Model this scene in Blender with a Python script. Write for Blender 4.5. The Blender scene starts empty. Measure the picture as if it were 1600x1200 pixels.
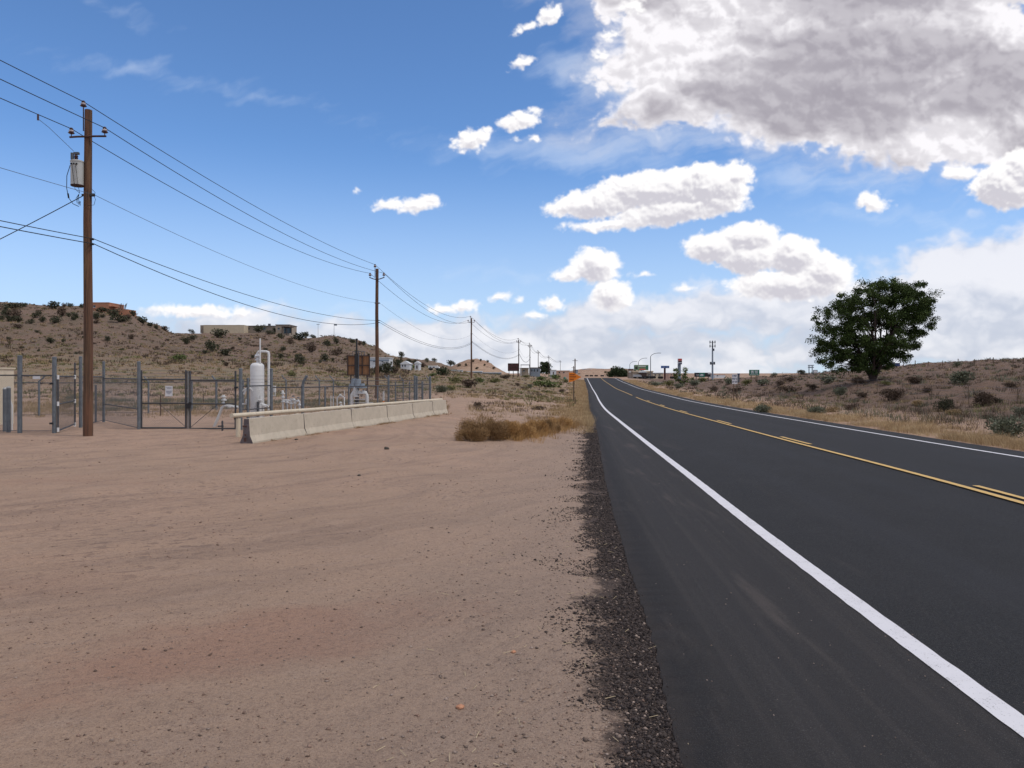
import bpy, math, random
import numpy as np
from mathutils import Vector

random.seed(7)
RNG = np.random.default_rng(11)
SC = bpy.context.scene
COL = SC.collection
R = math.radians

# ------------------------------------------------------------------ camera
F = 1200.0            # focal length in photograph pixels (photo 1600 x 1200)
HV = 587.0            # horizon row in the photograph
CH = 1.6              # eye height
cam = bpy.data.cameras.new('camera')
cam.sensor_width = 36.0
cam.lens = 36.0 * F / 1600.0
cam.shift_y = -(600.0 - HV) / 1600.0
cam.clip_start = 0.05
cam.clip_end = 30000.0
camo = bpy.data.objects.new('camera', cam)
COL.objects.link(camo)
camo.location = (0, 0, CH)
camo.rotation_euler = (R(90), 0, 0)
SC.camera = camo

# ------------------------------------------------------------------ exposure
SC.view_settings.view_transform = 'Standard'
SC.view_settings.look = 'None'
SC.view_settings.exposure = 0.2
SC.view_settings.gamma = 1.0
SC.view_settings.use_curve_mapping = False

# ------------------------------------------------------------------ sun
SUN_EL, SUN_AZ = R(57), R(108)          # azimuth measured from +Y towards +X
sun = bpy.data.lights.new('sun', 'SUN')
sun.energy = 1.5
sun.angle = R(10)
sun.color = (1.0, 0.93, 0.82)
suno = bpy.data.objects.new('sun', sun)
COL.objects.link(suno)
sd = Vector((math.sin(SUN_AZ) * math.cos(SUN_EL), math.cos(SUN_AZ) * math.cos(SUN_EL), math.sin(SUN_EL)))
suno.rotation_euler = sd.to_track_quat('Z', 'Y').to_euler()
suno.location = sd * 100

# ------------------------------------------------------------------ node helper
class NT:
    def __init__(s, tree):
        s.t = tree; s.n = tree.nodes; s.l = tree.links
    def _in(s, sock, v):
        if v is None: return
        if isinstance(v, bpy.types.NodeSocket): s.l.new(v, sock)
        else:
            if hasattr(sock.default_value, '__len__') and isinstance(v, (int, float)):
                v = [v] * len(sock.default_value)
            if hasattr(sock.default_value, '__len__') and len(sock.default_value) == 4 and len(v) == 3:
                v = (*v, 1.0)
            sock.default_value = v
    def m(s, op, a, b=None, c=None, clamp=False):
        x = s.n.new('ShaderNodeMath'); x.operation = op; x.use_clamp = clamp
        s._in(x.inputs[0], a); s._in(x.inputs[1], b); s._in(x.inputs[2], c)
        return x.outputs[0]
    def v(s, op, a, b=None, c=None):
        x = s.n.new('ShaderNodeVectorMath'); x.operation = op
        s._in(x.inputs[0], a); s._in(x.inputs[1], b); s._in(x.inputs[2], c)
        return x.outputs[1] if op in ('LENGTH', 'DOT_PRODUCT', 'DISTANCE') else x.outputs[0]
    def ss(s, val, a, b, c=0.0, d=1.0):
        x = s.n.new('ShaderNodeMapRange'); x.interpolation_type = 'SMOOTHSTEP'
        s._in(x.inputs[0], val); s._in(x.inputs[1], a); s._in(x.inputs[2], b); s._in(x.inputs[3], c); s._in(x.inputs[4], d)
        return x.outputs[0]
    def lin(s, val, a, b, c=0.0, d=1.0):
        x = s.n.new('ShaderNodeMapRange'); x.clamp = True
        s._in(x.inputs[0], val); s._in(x.inputs[1], a); s._in(x.inputs[2], b); s._in(x.inputs[3], c); s._in(x.inputs[4], d)
        return x.outputs[0]
    def mix(s, f, a, b, mode='MIX'):
        x = s.n.new('ShaderNodeMix'); x.data_type = 'RGBA'; x.blend_type = mode
        s._in(x.inputs[0], f); s._in(x.inputs[6], a); s._in(x.inputs[7], b)
        return x.outputs[2]
    def noise(s, vec, scale, detail=4, rough=0.55, lac=2.0, dist=0.0):
        x = s.n.new('ShaderNodeTexNoise')
        s._in(x.inputs['Vector'], vec); s._in(x.inputs['Scale'], scale); s._in(x.inputs['Detail'], detail)
        s._in(x.inputs['Roughness'], rough); s._in(x.inputs['Lacunarity'], lac); s._in(x.inputs['Distortion'], dist)
        return x.outputs[0]
    def comb(s, x, y, z=0.0):
        c = s.n.new('ShaderNodeCombineXYZ'); s._in(c.inputs[0], x); s._in(c.inputs[1], y); s._in(c.inputs[2], z)
        return c.outputs[0]
    def sep(s, v):
        c = s.n.new('ShaderNodeSeparateXYZ'); s._in(c.inputs[0], v); return c.outputs
    def map(s, v, loc=(0, 0, 0), rot=0.0, sc=(1, 1, 1), typ='POINT'):
        x = s.n.new('ShaderNodeMapping'); x.vector_type = typ
        s._in(x.inputs[0], v); x.inputs['Location'].default_value = loc
        x.inputs['Rotation'].default_value = (0, 0, rot); x.inputs['Scale'].default_value = sc
        return x.outputs[0]
    def attr(s, name):
        x = s.n.new('ShaderNodeAttribute'); x.attribute_name = name
        return x.outputs

# ------------------------------------------------------------------ world: clear sky with clouds
W = bpy.data.worlds.new('World'); SC.world = W; W.use_nodes = True
t = NT(W.node_tree)
t.n.clear()
out = t.n.new('ShaderNodeOutputWorld'); bg = t.n.new('ShaderNodeBackground')
t.l.new(bg.outputs[0], out.inputs[0]); bg.inputs[1].default_value = 0.1
sky = t.n.new('ShaderNodeTexSky'); sky.sky_type = 'NISHITA'; sky.sun_disc = False
sky.sun_elevation = SUN_EL; sky.sun_rotation = SUN_AZ
sky.altitude = 1800; sky.air_density = 1.0; sky.dust_density = 0.6; sky.ozone_density = 1.3
tc = t.n.new('ShaderNodeTexCoord')
d = t.sep(tc.outputs['Generated'])
az = t.m('ARCTAN2', d[0], d[1]); el = t.m('ARCSINE', d[2])
SKYTINT = (0.88, 1.17, 1.46)
CUM = [  # cumulus: u, v, half width, half height, rotation
 (930,318,85,24,6),(1020,296,105,32,5),(1105,290,75,38),(1150,276,34,26),(955,350,78,11,4),(1050,330,110,24,8),(1120,312,55,20),
 (1118,388,56,28),(1172,372,52,28),(1240,398,48,34),(1290,425,46,36),(1235,445,110,26),(1170,400,60,30),
 (1362,315,32,16,-8),(930,416,40,28),(893,430,34,12),(958,460,34,28),(925,391,24,5),(863,475,20,14),
 (782,466,16,7),(814,470,8,6),(722,480,24,12),(692,484,22,8),(835,494,18,6),(1072,450,17,6),(1000,430,18,4),
 (856,22,22,14,25),(826,43,24,7,20),(817,97,19,9,22),(953,52,14,8),(940,88,13,9),(990,8,20,18),
 (738,220,36,19,18),(815,187,36,16,10),(834,217,15,5),(608,320,34,11),(652,320,40,14,4),(672,312,16,12),(560,300,6,3,10),
 (310,487,85,10,-2),(375,487,20,10),(1575,290,62,38),(1610,270,60,45),(1500,270,30,12)]
BIG = [(1300,70,360,150,-4),(1110,110,165,85,-15),(978,186,66,20,8),(1040,160,100,45,10),(1210,185,140,45,-8),(1350,200,150,55,-8),
 (1470,225,130,42,4),(1560,150,200,110),(1150,-30,230,120),(1050,60,110,70,20),(1300,-200,600,260),(1600,205,120,45,20),(985,95,60,48,20),(962,128,34,26),(1000,30,50,40)]
VEIL = [(1540,470,230,110,14),(1400,520,260,75,6),(1180,490,250,45),(1000,505,260,34),(620,545,330,52,-2),(330,520,260,40),(1600,400,90,50,30),(900,545,500,55),(1260,478,190,44),(960,492,190,26),(1450,400,110,30,14)]
CIR = [(230,115,160,14,-12),(400,150,150,12,-12),(190,15,55,10,-20),(1420,338,170,20,-4),(1260,280,200,30,-6),(900,240,260,35,-3),
 (800,427,90,13),(1040,215,140,25),(880,110,60,40),(500,485,140,10),(960,120,80,60)]


# cloud field, computed here: a window of azimuth x elevation holding colour and cover
PXD = 20                                    # samples per degree
A0, A1, E0, E1 = -58.0, 58.0, -1.5, 44.0
def perlin(x, y, seed):
    g = np.random.default_rng(seed)
    ang = g.random((256, 256)) * 2 * np.pi
    gx, gy = np.cos(ang).astype(np.float32), np.sin(ang).astype(np.float32)
    xi = np.floor(x).astype(np.int32); yi = np.floor(y).astype(np.int32)
    fx = (x - xi).astype(np.float32); fy = (y - yi).astype(np.float32)
    def c(ix, iy, dx, dy):
        a, b = ix & 255, iy & 255
        return gx[a, b] * dx + gy[a, b] * dy
    u = fx * fx * fx * (fx * (fx * 6 - 15) + 10); v = fy * fy * fy * (fy * (fy * 6 - 15) + 10)
    n00 = c(xi, yi, fx, fy); n10 = c(xi + 1, yi, fx - 1, fy)
    n01 = c(xi, yi + 1, fx, fy - 1); n11 = c(xi + 1, yi + 1, fx - 1, fy - 1)
    return ((n00 + (n10 - n00) * u) * (1 - v) + (n01 + (n11 - n01) * u) * v) * 1.5
def fbm(x, y, seed, octv=5, gain=0.5, billow=False):
    s = 0; a = 1.0; tot = 0
    for k in range(octv):
        n = perlin(x, y, seed + k)
        s = s + a * (np.abs(n) * 2.2 - 0.62 if billow else n)
        tot += a; a *= gain; x, y = (x * 0.9 + y * 0.43) * 2.0 + 17.3, (y * 0.9 - x * 0.43) * 2.0 + 5.1
    return s / tot
def sst(a, b, x):
    k = np.clip((x - a) / (b - a), 0, 1); return k * k * (3 - 2 * k)
def mixc(a, b, k):
    return a * (1 - k[..., None]) + b * k[..., None]

def make_clouds():
    w = int((A1 - A0) * PXD); h = int((E1 - E0) * PXD)
    azg, elg = np.meshgrid(np.radians(A0 + (np.arange(w) + .5) / PXD), np.radians(E0 + (np.arange(h) + .5) / PXD))
    # gnomonic coordinates in units of the photograph's pixels
    u = (800 + F * np.tan(azg)).astype(np.float32); v = (HV - F * np.tan(elg) / np.cos(azg)).astype(np.float32)
    # noise gets finer towards the horizon
    pers = 0.55 + 1.0 * np.exp(-np.clip(HV - v, 0, None) / 170.0)
    X = u / 100.0; Y = v / 100.0
    def field(lst, wx, wy):
        acc = np.full(u.shape, -1e3, np.float32)
        for b in lst:
            cu, cv, ru, rv = b[:4]; r = R(b[4]) if len(b) > 4 else 0.0
            dx, dy = u + wx - cu, v + wy - cv
            a = (dx * math.cos(r) - dy * math.sin(r)) / ru; c = (dx * math.sin(r) + dy * math.cos(r)) / rv
            q = 1 - np.sqrt(a * a + c * c)
            acc = np.maximum(acc, q * min(ru, rv * 1.6))
        return acc                      # roughly: pixels inside the outline
    wx = fbm(X * 1.6, Y * 1.6, 3, 4) * 34; wy = fbm(X * 1.6, Y * 1.6, 23, 4) * 20
    wxs = fbm(X * 5, Y * 5, 43, 3) * 9; wys = fbm(X * 5, Y * 5, 53, 3) * 7
    sm = np.clip((HV - v) / 400, 0.25, 1)
    bil = fbm(X * 3.3 + wx / 80, Y * 3.9 + wy / 80, 61, 6, 0.55, True)
    bilF = fbm(X * 8.0 + wx / 50, Y * 9.0 + wy / 50, 81, 5, 0.6, True)
    soft = fbm(X * 1.1, Y * 2.0, 101, 6, 0.55)
    bilS = fbm(X * 2.3 + wx / 70, Y * 2.9 + wy / 70, 61, 4, 0.5, True)
    # ---- cumulus
    mC = field(CUM, wx * 0.28 + wxs, wy * 0.28 + wys)
    hC = mC + (bil * .6 + bilS * .5) * 17 * sm + bilF * 3.0
    aC = sst(-4.0, 8.5, hC + bilF * 1.0)
    wC = 0
    # ---- the big deck
    mB = field(BIG, wx + wxs, wy + wys)
    hB = mB + bilS * 24 + bil * 8 + bilF * 2.0 + soft * 34
    st = fbm(X * 0.8 + wx / 60, Y * 3.4 + X * 0.9 + wy / 40, 161, 7, 0.6)
    sw = fbm(X * .9, Y * 1.3, 221, 3)                    # where rims are ragged and where they are crisp
    aB = sst(-6.0 - 14 * sst(-.1, .4, sw), 14.0 + 22 * sst(-.1, .4, sw), hB)
    wB = sst(-62, 20, mB + soft * 40 + st * 55) * 0.34
    # light that reaches a point from the sun side (up and to the right, behind)
    def occl(hh, sx, sy, step, n):
        s = 0
        for k in range(1, n + 1):
            s = s + np.clip(np.roll(np.roll(hh, -int(sx * k * step), 1), -int(sy * k * step), 0), 0, 30)
        return s / n
    sx, sy = 0.45, 0.89
    oC = occl(hC, sx, sy, 3, 9)
    gyC = 7 * np.tanh((hC - np.roll(np.roll(hC, -4, 0), -2, 1)) / 8)      # lump faces turned up are lit
    thC = np.clip(hC, 0, 60)
    wht = np.array([0.92, 0.905, 0.905]); gry = np.array([0.56, 0.545, 0.60])
    sC = sst(3, 26, oC * 0.65 + thC * 0.35)
    litC = np.clip(1.0 - sC * 0.62 + gyC * 0.085 + bil * .10, 0.0, 1.05)
    cC = mixc(gry, wht, np.clip(litC, 0, 1))
    hS = mB * .5 + bilS * 34 + bil * 8 + soft * 40
    gyB = 9 * np.tanh((hS - np.roll(np.roll(hS, -9, 0), -6, 1)) / 18)
    thB = np.clip(np.minimum(hB, 70) + soft * 60 + fbm(X * .42 + Y * .1 + wx / 120, Y * 1.25 - X * .12 + wy / 120, 141, 5, .45) * 105 - 62 * np.exp(-((u - 1040) / 95)**2 - ((v - 50) / 90)**2) - 55 * np.exp(-((u - 1180 - v * .6) / 80)**2 - ((v - 10) / 60)**2) - 50 * np.exp(-((u - 1560) / 90)**2 - ((v - 30) / 70)**2) - 45 * np.exp(-((u - 1500) / 130)**2 - ((v - 215) / 22)**2) + 6, 0, 140)
    sB = sst(-14, 84, thB)
    litB = np.clip(0.99 - sB * 0.84 + gyB * 0.036 * (1 - sB * 0.66) + soft * 0.10 + fbm(X * .5 + Y * .2, Y * 1.6 - X * .2, 251, 4) * .12 * sB, 0, 1)
    cB = mixc(np.array([0.34, 0.32, 0.365]), np.array([0.86, 0.84, 0.87]), litB)
    # ---- thin layers
    st = fbm(X * 0.8 + wx / 60, Y * 3.4 + X * 0.9 + wy / 40, 161, 7, 0.6)
    mI = field(CIR, wx * 1.4, wy * 1.2)
    aI = sst(-14, 60, mI * 1.0 + st * 44 - 4) * 0.36
    mV = field(VEIL, wx * 1.6, wy * 1.6)
    vs = fbm(X * 0.9 + wx / 90, Y * 2.0 + wy / 60, 181, 6, 0.5)
    aV = sst(-16, 40, mV + vs * 62 + bilS * 9) * 0.84
    cV = mixc(np.array([0.52, 0.54, 0.62]), np.array([0.82, 0.80, 0.82]), sst(-.30, .36, vs * 0.7 + bilS * .16 + sst(500, 900, u) * sst(480, 430, v) * 0.3))
    # composite, back to front, premultiplied
    rgb = np.zeros(u.shape + (3,), np.float32); al = np.zeros(u.shape, np.float32)
    for colr, a in ((np.broadcast_to(np.array([0.66, 0.74, 0.87]), rgb.shape), aI), (cV, aV), (np.broadcast_to(np.array([0.62, 0.64, 0.72]), rgb.shape), wB), (cB, aB), (cC, aC)):
        rgb = rgb * (1 - a[..., None]) + colr * a[..., None]; al = al * (1 - a) + a
    ef = sst(-56, -48, np.degrees(azg)) * sst(56, 48, np.degrees(azg)) * sst(44, 38, np.degrees(elg))
    rgb *= ef[..., None]; al *= ef
    return np.dstack([rgb, al]).astype(np.float32)

cl = make_clouds()
img = bpy.data.images.new('cloud_cover', cl.shape[1], cl.shape[0], alpha=True, float_buffer=True)
img.colorspace_settings.name = 'Non-Color'; img.alpha_mode = 'CHANNEL_PACKED'
img.pixels.foreach_set(cl.ravel()); img.update(); img.pack()
uv = t.comb(t.lin(t.m('MULTIPLY', az, 57.29578), A0, A1), t.lin(t.m('MULTIPLY', el, 57.29578), E0, E1))
ti = t.n.new('ShaderNodeTexImage'); ti.image = img; ti.interpolation = 'Cubic'; ti.extension = 'CLIP'
t.l.new(uv, ti.inputs[0])
K = 10.0   # background strength is 0.1
skyc = t.mix(1.0, sky.outputs[0], SKYTINT, 'MULTIPLY')
hz = t.ss(t.m('ABSOLUTE', el), 0.0, R(17), 1.0, 0.0)       # pale air towards the horizon
skyc = t.mix(t.m('MULTIPLY', hz, 0.72), skyc, tuple(c * K for c in (0.50, 0.60, 0.76)))
below = t.m('SUBTRACT', 1.0, ti.outputs[1])
c = t.v('ADD', t.v('MULTIPLY', skyc, t.comb(below, below, below)), t.v('MULTIPLY', ti.outputs[0], (K, K, K)))
# broken cloud over the rest of the sky (overhead and behind)
win = t.m('MULTIPLY', t.m('MULTIPLY', t.ss(az, R(-56), R(-46)), t.ss(az, R(56), R(46))), t.ss(el, R(44), R(37)))
cv = t.m('MULTIPLY', t.m('SUBTRACT', 1.0, win), t.m('MULTIPLY', t.ss(t.noise(tc.outputs['Generated'], 2.2, 5, .55), .40, .56), t.ss(el, R(0), R(8))))
c = t.mix(t.m('MULTIPLY', cv, .9), c, tuple(x * K for x in (0.80, 0.76, 0.74)))
t.l.new(c, bg.inputs[0])

# ================================================================== helpers
def tag(o, label=None, cat=None, group=None, kind=None):
    if label: o['label'] = label
    if cat: o['category'] = cat
    if group: o['group'] = group
    if kind: o['kind'] = kind
    return o

def empty(name, loc, label=None, cat=None, group=None, rz=0.0):
    o = bpy.data.objects.new(name, None); COL.objects.link(o)
    o.empty_display_size = 0.2
    o.location = loc; o.rotation_euler = (0, 0, rz)
    return tag(o, label, cat, group)

def mesh_np(name, V, Fc, mat, parent=None, smooth=False, attrs=None):
    """V (n,3) float, Fc (m,3 or 4) int"""
    me = bpy.data.meshes.new(name)
    V = np.ascontiguousarray(V, np.float32); Fc = np.ascontiguousarray(Fc, np.int32)
    k = Fc.shape[1]
    me.vertices.add(len(V)); me.vertices.foreach_set('co', V.ravel())
    me.loops.add(Fc.size); me.loops.foreach_set('vertex_index', Fc.ravel())
    me.polygons.add(len(Fc))
    me.polygons.foreach_set('loop_start', np.arange(0, Fc.size, k, dtype=np.int32))
    me.polygons.foreach_set('loop_total', np.full(len(Fc), k, np.int32))
    me.update(calc_edges=True); me.validate()
    if smooth: me.polygons.foreach_set('use_smooth', np.ones(len(Fc), bool))
    for an, ad in (attrs or {}).items():
        if ad.ndim == 1:
            a = me.attributes.new(an, 'FLOAT', 'POINT'); a.data.foreach_set('value', np.ascontiguousarray(ad, np.float32))
        else:
            a = me.attributes.new(an, 'FLOAT_COLOR', 'POINT')
            c4 = np.ones((len(ad), 4), np.float32); c4[:, :3] = ad; a.data.foreach_set('color', c4.ravel())
    if mat: me.materials.append(mat)
    o = bpy.data.objects.new(name, me); COL.objects.link(o)
    if parent: o.parent = parent
    return o

class MB:
    def __init__(s): s.v = []; s.f = []; s.cut = []
    def add(s, vs, fs):
        b = len(s.v); s.cut.append((b, len(s.f))); s.v += [tuple(x) for x in vs]; s.f += [tuple(i + b for i in q) for q in fs]; return s
    def box(s, c, size, rz=0.0):
        hx, hy, hz = size[0] / 2, size[1] / 2, size[2] / 2
        cs, sn = math.cos(rz), math.sin(rz); vs = []
        for z in (-hz, hz):
            for x, y in ((-hx, -hy), (hx, -hy), (hx, hy), (-hx, hy)):
                vs.append((c[0] + x * cs - y * sn, c[1] + x * sn + y * cs, c[2] + z))
        return s.add(vs, [(3, 2, 1, 0), (4, 5, 6, 7), (0, 1, 5, 4), (1, 2, 6, 5), (2, 3, 7, 6), (3, 0, 4, 7)])
    def tube(s, pts, r, n=8, cap=True, r1=None):
        pts = [Vector(p) for p in pts]; N = len(pts); vs = []
        prev = None
        for i, p in enumerate(pts):
            d = (pts[min(i + 1, N - 1)] - pts[max(i - 1, 0)])
            d = d.normalized() if d.length > 1e-9 else Vector((0, 0, 1))
            if prev is None:
                a = d.cross(Vector((0, 0, 1)))
                if a.length < 1e-3: a = Vector((1, 0, 0))
            else: a = prev - d * prev.dot(d)
            a.normalize(); prev = a; b = d.cross(a)
            rr = r if r1 is None else r + (r1 - r) * i / max(1, N - 1)
            if isinstance(r, (list, tuple)): rr = r[i]
            for k in range(n):
                t_ = 2 * math.pi * k / n
                vs.append(p + (a * math.cos(t_) + b * math.sin(t_)) * rr)
        fs = []
        for i in range(N - 1):
            for k in range(n):
                k2 = (k + 1) % n
                fs.append((i * n + k, i * n + k2, (i + 1) * n + k2, (i + 1) * n + k))
        if cap: fs += [tuple(range(n - 1, -1, -1)), tuple((N - 1) * n + k for k in range(n))]
        return s.add(vs, fs)
    def lathe(s, c, prof, n=24, axis='z'):
        vs = []
        for r, z in prof:
            for k in range(n):
                t_ = 2 * math.pi * k / n
                if axis == 'z': vs.append((c[0] + r * math.cos(t_), c[1] + r * math.sin(t_), c[2] + z))
                elif axis == 'y': vs.append((c[0] + r * math.cos(t_), c[1] + z, c[2] + r * math.sin(t_)))
                else: vs.append((c[0] + z, c[1] + r * math.cos(t_), c[2] + r * math.sin(t_)))
        fs = []
        for i in range(len(prof) - 1):
            for k in range(n):
                k2 = (k + 1) % n; fs.append((i * n + k, i * n + k2, (i + 1) * n + k2, (i + 1) * n + k))
        fs += [tuple(range(n - 1, -1, -1)), tuple((len(prof) - 1) * n + k for k in range(n))]
        return s.add(vs, fs)
    def prism(s, poly, off):
        """poly: 3-D loop, extruded by vector off"""
        n = len(poly); poly = [Vector(p) for p in poly]; off = Vector(off)
        vs = poly + [p + off for p in poly]
        fs = [tuple(range(n - 1, -1, -1)), tuple(n + k for k in range(n))] + [(k, (k + 1) % n, n + (k + 1) % n, n + k) for k in range(n)]
        return s.add(vs, fs)
    def build(s, name, mat, parent=None, smooth=False):
        me = bpy.data.meshes.new(name); me.from_pydata([tuple(v) for v in s.v], [], s.f); me.update()
        if smooth:
            me.polygons.foreach_set('use_smooth', np.ones(len(me.polygons), bool))
            me.set_sharp_from_angle(angle=R(40))
        if mat: me.materials.append(mat)
        o = bpy.data.objects.new(name, me); COL.objects.link(o)
        if parent: o.parent = parent
        return o

def build_each(mb, name, m_, parent=None, smooth=False):
    """one object per added piece"""
    cuts = mb.cut + [(len(mb.v), len(mb.f))]; out_ = []
    for (v0, f0), (v1, f1) in zip(cuts[:-1], cuts[1:]):
        q_ = MB(); q_.v = mb.v[v0:v1]; q_.f = [tuple(i - v0 for i in f) for f in mb.f[f0:f1]]
        out_.append(q_.build(name, m_, parent, smooth))
    return out_

def pt(u, v, Y):
    """world point seen at photograph pixel (u, v) at distance Y"""
    return Vector(((u - 800) / F * Y, Y, CH - (v - HV) / F * Y))

def copy_tree(o, parent=None):
    c = o.copy(); COL.objects.link(c); c.parent = parent
    for ch in list(o.children): copy_tree(ch, c)
    return c

# ------------------------------------------------------------------ materials
def new_mat(name):
    m = bpy.data.materials.new(name); m.use_nodes = True
    t = NT(m.node_tree); b = m.node_tree.nodes['Principled BSDF']
    return m, t, b
def geo(t): 
    g = t.n.new('ShaderNodeNewGeometry'); return g.outputs
def obc(t):
    g = t.n.new('ShaderNodeTexCoord'); return g.outputs['Object']
def bump(t, b, h, dist, strength=1.0):
    x = t.n.new('ShaderNodeBump'); x.inputs['Distance'].default_value = dist; x.inputs['Strength'].default_value = strength
    t._in(x.inputs['Height'], h); t.l.new(x.outputs[0], b.inputs['Normal'])
def mat(name, col, rough=0.6, metal=0.0, var=0.25, scale=6.0, bmp=0.0, stretch=(1, 1, 1), spots=None, spec=0.4, dark=None):
    m, t, b = new_mat(name)
    p = t.map(obc(t), sc=stretch)
    n = t.noise(p, scale, 5, 0.6); n2 = t.noise(p, scale * 0.23, 3, 0.5)
    lo = tuple(c * (1 - var) for c in col); hi = tuple(min(1, c * (1 + var)) for c in col)
    c = t.mix(t.ss(n, .3, .7), lo, hi)
    c = t.mix(t.m('MULTIPLY', t.ss(n2, .35, .7), var * 1.2), c, dark or tuple(x * 0.5 for x in col))
    if spots: c = t.mix(t.m('MULTIPLY', t.ss(t.noise(p, scale * 2.7, 4, 0.7), .56, .68), spots[1]), c, spots[0])
    t.l.new(c, b.inputs['Base Color'])
    b.inputs['Roughness'].default_value = rough; b.inputs['Metallic'].default_value = metal
    b.inputs['Specular IOR Level'].default_value = spec
    if bmp: bump(t, b, n, bmp)
    return m

M = {}
M['galv'] = mat('galvanised_steel', (0.125, 0.14, 0.158), 0.6, 0.0, 0.2, 14, spots=((0.20, 0.215, 0.23), .4))
M['galv_dark'] = mat('dark_pipe_steel', (0.06, 0.062, 0.07), 0.6, 0.0, 0.25, 14)
M['wire'] = mat('fence_wire', (0.12, 0.12, 0.13), 0.6, 0.0, 0.15, 20)
M['cable'] = mat('black_cable', (0.012, 0.013, 0.016), 0.7, 0, 0.2, 9)
M['cable_grey'] = mat('grey_conductor', (0.10, 0.11, 0.13), 0.6, 0.3, 0.2, 9)
M['white'] = mat('white_paint', (0.62, 0.62, 0.62), 0.45, 0, 0.05, 3, spots=((0.42, 0.38, 0.33), .25), dark=(.5, .49, .47))
M['cream'] = mat('cream_paint', (0.58, 0.50, 0.38), 0.6, 0, 0.06, 5, spots=((0.30, 0.20, 0.12), .5), dark=(.42, .35, .26))
M['concrete'] = mat('painted_concrete', (0.47, 0.41, 0.325), 0.85, 0, 0.08, 3, bmp=0.006, spots=((0.30, 0.25, 0.2), .45), dark=(.33, .28, .22))
M['conc_dark'] = mat('stained_concrete', (0.15, 0.125, 0.13), 0.9, 0, 0.3, 5, bmp=0.01, spots=((0.05, 0.04, 0.045), .7))
M['rust'] = mat('rusty_iron', (0.07, 0.035, 0.03), 0.8, 0.1, 0.35, 12)
M['insul'] = mat('brown_porcelain', (0.05, 0.02, 0.022), 0.25, 0, 0.2, 9)
M['insul_white'] = mat('grey_porcelain', (0.45, 0.40, 0.42), 0.3, 0, 0.1, 9)
M['xfmr'] = mat('transformer_paint', (0.42, 0.43, 0.42), 0.45, 0, 0.06, 5, spots=((0.3, 0.27, 0.24), .3))
M['plywood'] = mat('weathered_plywood', (0.25, 0.13, 0.065), 0.85, 0, 0.22, 4, stretch=(3, 3, .5), spots=((0.13, 0.07, 0.04), .6))
M['darkwood'] = mat('dark_timber', (0.06, 0.04, 0.035), 0.85, 0, 0.3, 5)
M['orange'] = mat('orange_sign_sheet', (0.75, 0.20, 0.012), 0.55, 0, 0.12, 7)
M['signtan'] = mat('grey_brown_post', (0.13, 0.09, 0.06), 0.8, 0, 0.2, 8)
M['green'] = mat('green_sign_sheet', (0.01, 0.13, 0.085), 0.5, 0, 0.08, 2)
M['signwhite'] = mat('white_sign_sheet', (0.62, 0.62, 0.64), 0.5, 0, 0.05, 3)
M['navy'] = mat('navy_lettering', (0.035, 0.04, 0.10), 0.6, 0, 0.2, 3)
M['blue'] = mat('blue_sign_sheet', (0.04, 0.10, 0.33), 0.5, 0, 0.1, 3)
M['red'] = mat('red_sign_sheet', (0.50, 0.07, 0.06), 0.5, 0, 0.1, 3)
M['maroon'] = mat('maroon_board', (0.085, 0.032, 0.032), 0.8, 0, 0.3, 2, spots=((0.16, 0.07, 0.06), .6))
M['dark'] = mat('dark_trim', (0.02, 0.02, 0.022), 0.6, 0, 0.2, 3)
M['glass'] = mat('window_glass', (0.03, 0.04, 0.05), 0.12, 0, 0.2, 3, spec=0.6)
M['adobe'] = mat('orange_adobe', (0.38, 0.175, 0.105), 0.9, 0, 0.1, 1)
M['stucco'] = mat('cream_stucco', (0.50, 0.42, 0.31), 0.9, 0, 0.07, .8, dark=(.42, .33, .2))
M['taupe'] = mat('taupe_stucco', (0.24, 0.20, 0.165), 0.9, 0, 0.1, .8)
M['palewall'] = mat('pale_siding', (0.60, 0.62, 0.64), 0.7, 0, 0.05, .8)
M['bluegrey'] = mat('blue_grey_siding', (0.22, 0.26, 0.31), 0.8, 0, 0.08, .8)
M['roofgrey'] = mat('grey_roofing', (0.17, 0.15, 0.15), 0.9, 0, 0.15, 1)
M['tanwall'] = mat('tan_block', (0.34, 0.28, 0.22), 0.9, 0, 0.1, .8)
M['tire'] = mat('tyre_rubber', (0.015, 0.015, 0.015), 0.85, 0, 0.2, 5)
M['teal'] = mat('teal_plastic', (0.05, 0.28, 0.24), 0.6, 0, 0.1, 3)
M['straw'] = mat('straw_litter', (0.50, 0.40, 0.26), 0.9, 0, 0.2, 30)

def wood_mat():
    m, t, b = new_mat('pole_wood')
    o = obc(t)
    n = t.noise(t.map(o, sc=(1, 1, .035)), 26, 6, .6); n2 = t.noise(t.map(o, sc=(1, 1, .12)), 5, 3, .5)
    c = t.mix(t.ss(n, .3, .68), (0.045, 0.023, 0.013), (0.145, 0.078, 0.042))
    c = t.mix(t.m('MULTIPLY', t.ss(n2, .4, .65), .55), c, (0.13, 0.05, 0.028))
    c = t.mix(t.ss(t.noise(t.map(o, sc=(1, 1, .02)), 60, 3, .5), .6, .66), c, (0.02, 0.012, 0.01))
    t.l.new(c, b.inputs['Base Color']); b.inputs['Roughness'].default_value = .85; bump(t, b, n, .01)
    return m
M['wood'] = wood_mat()

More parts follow.
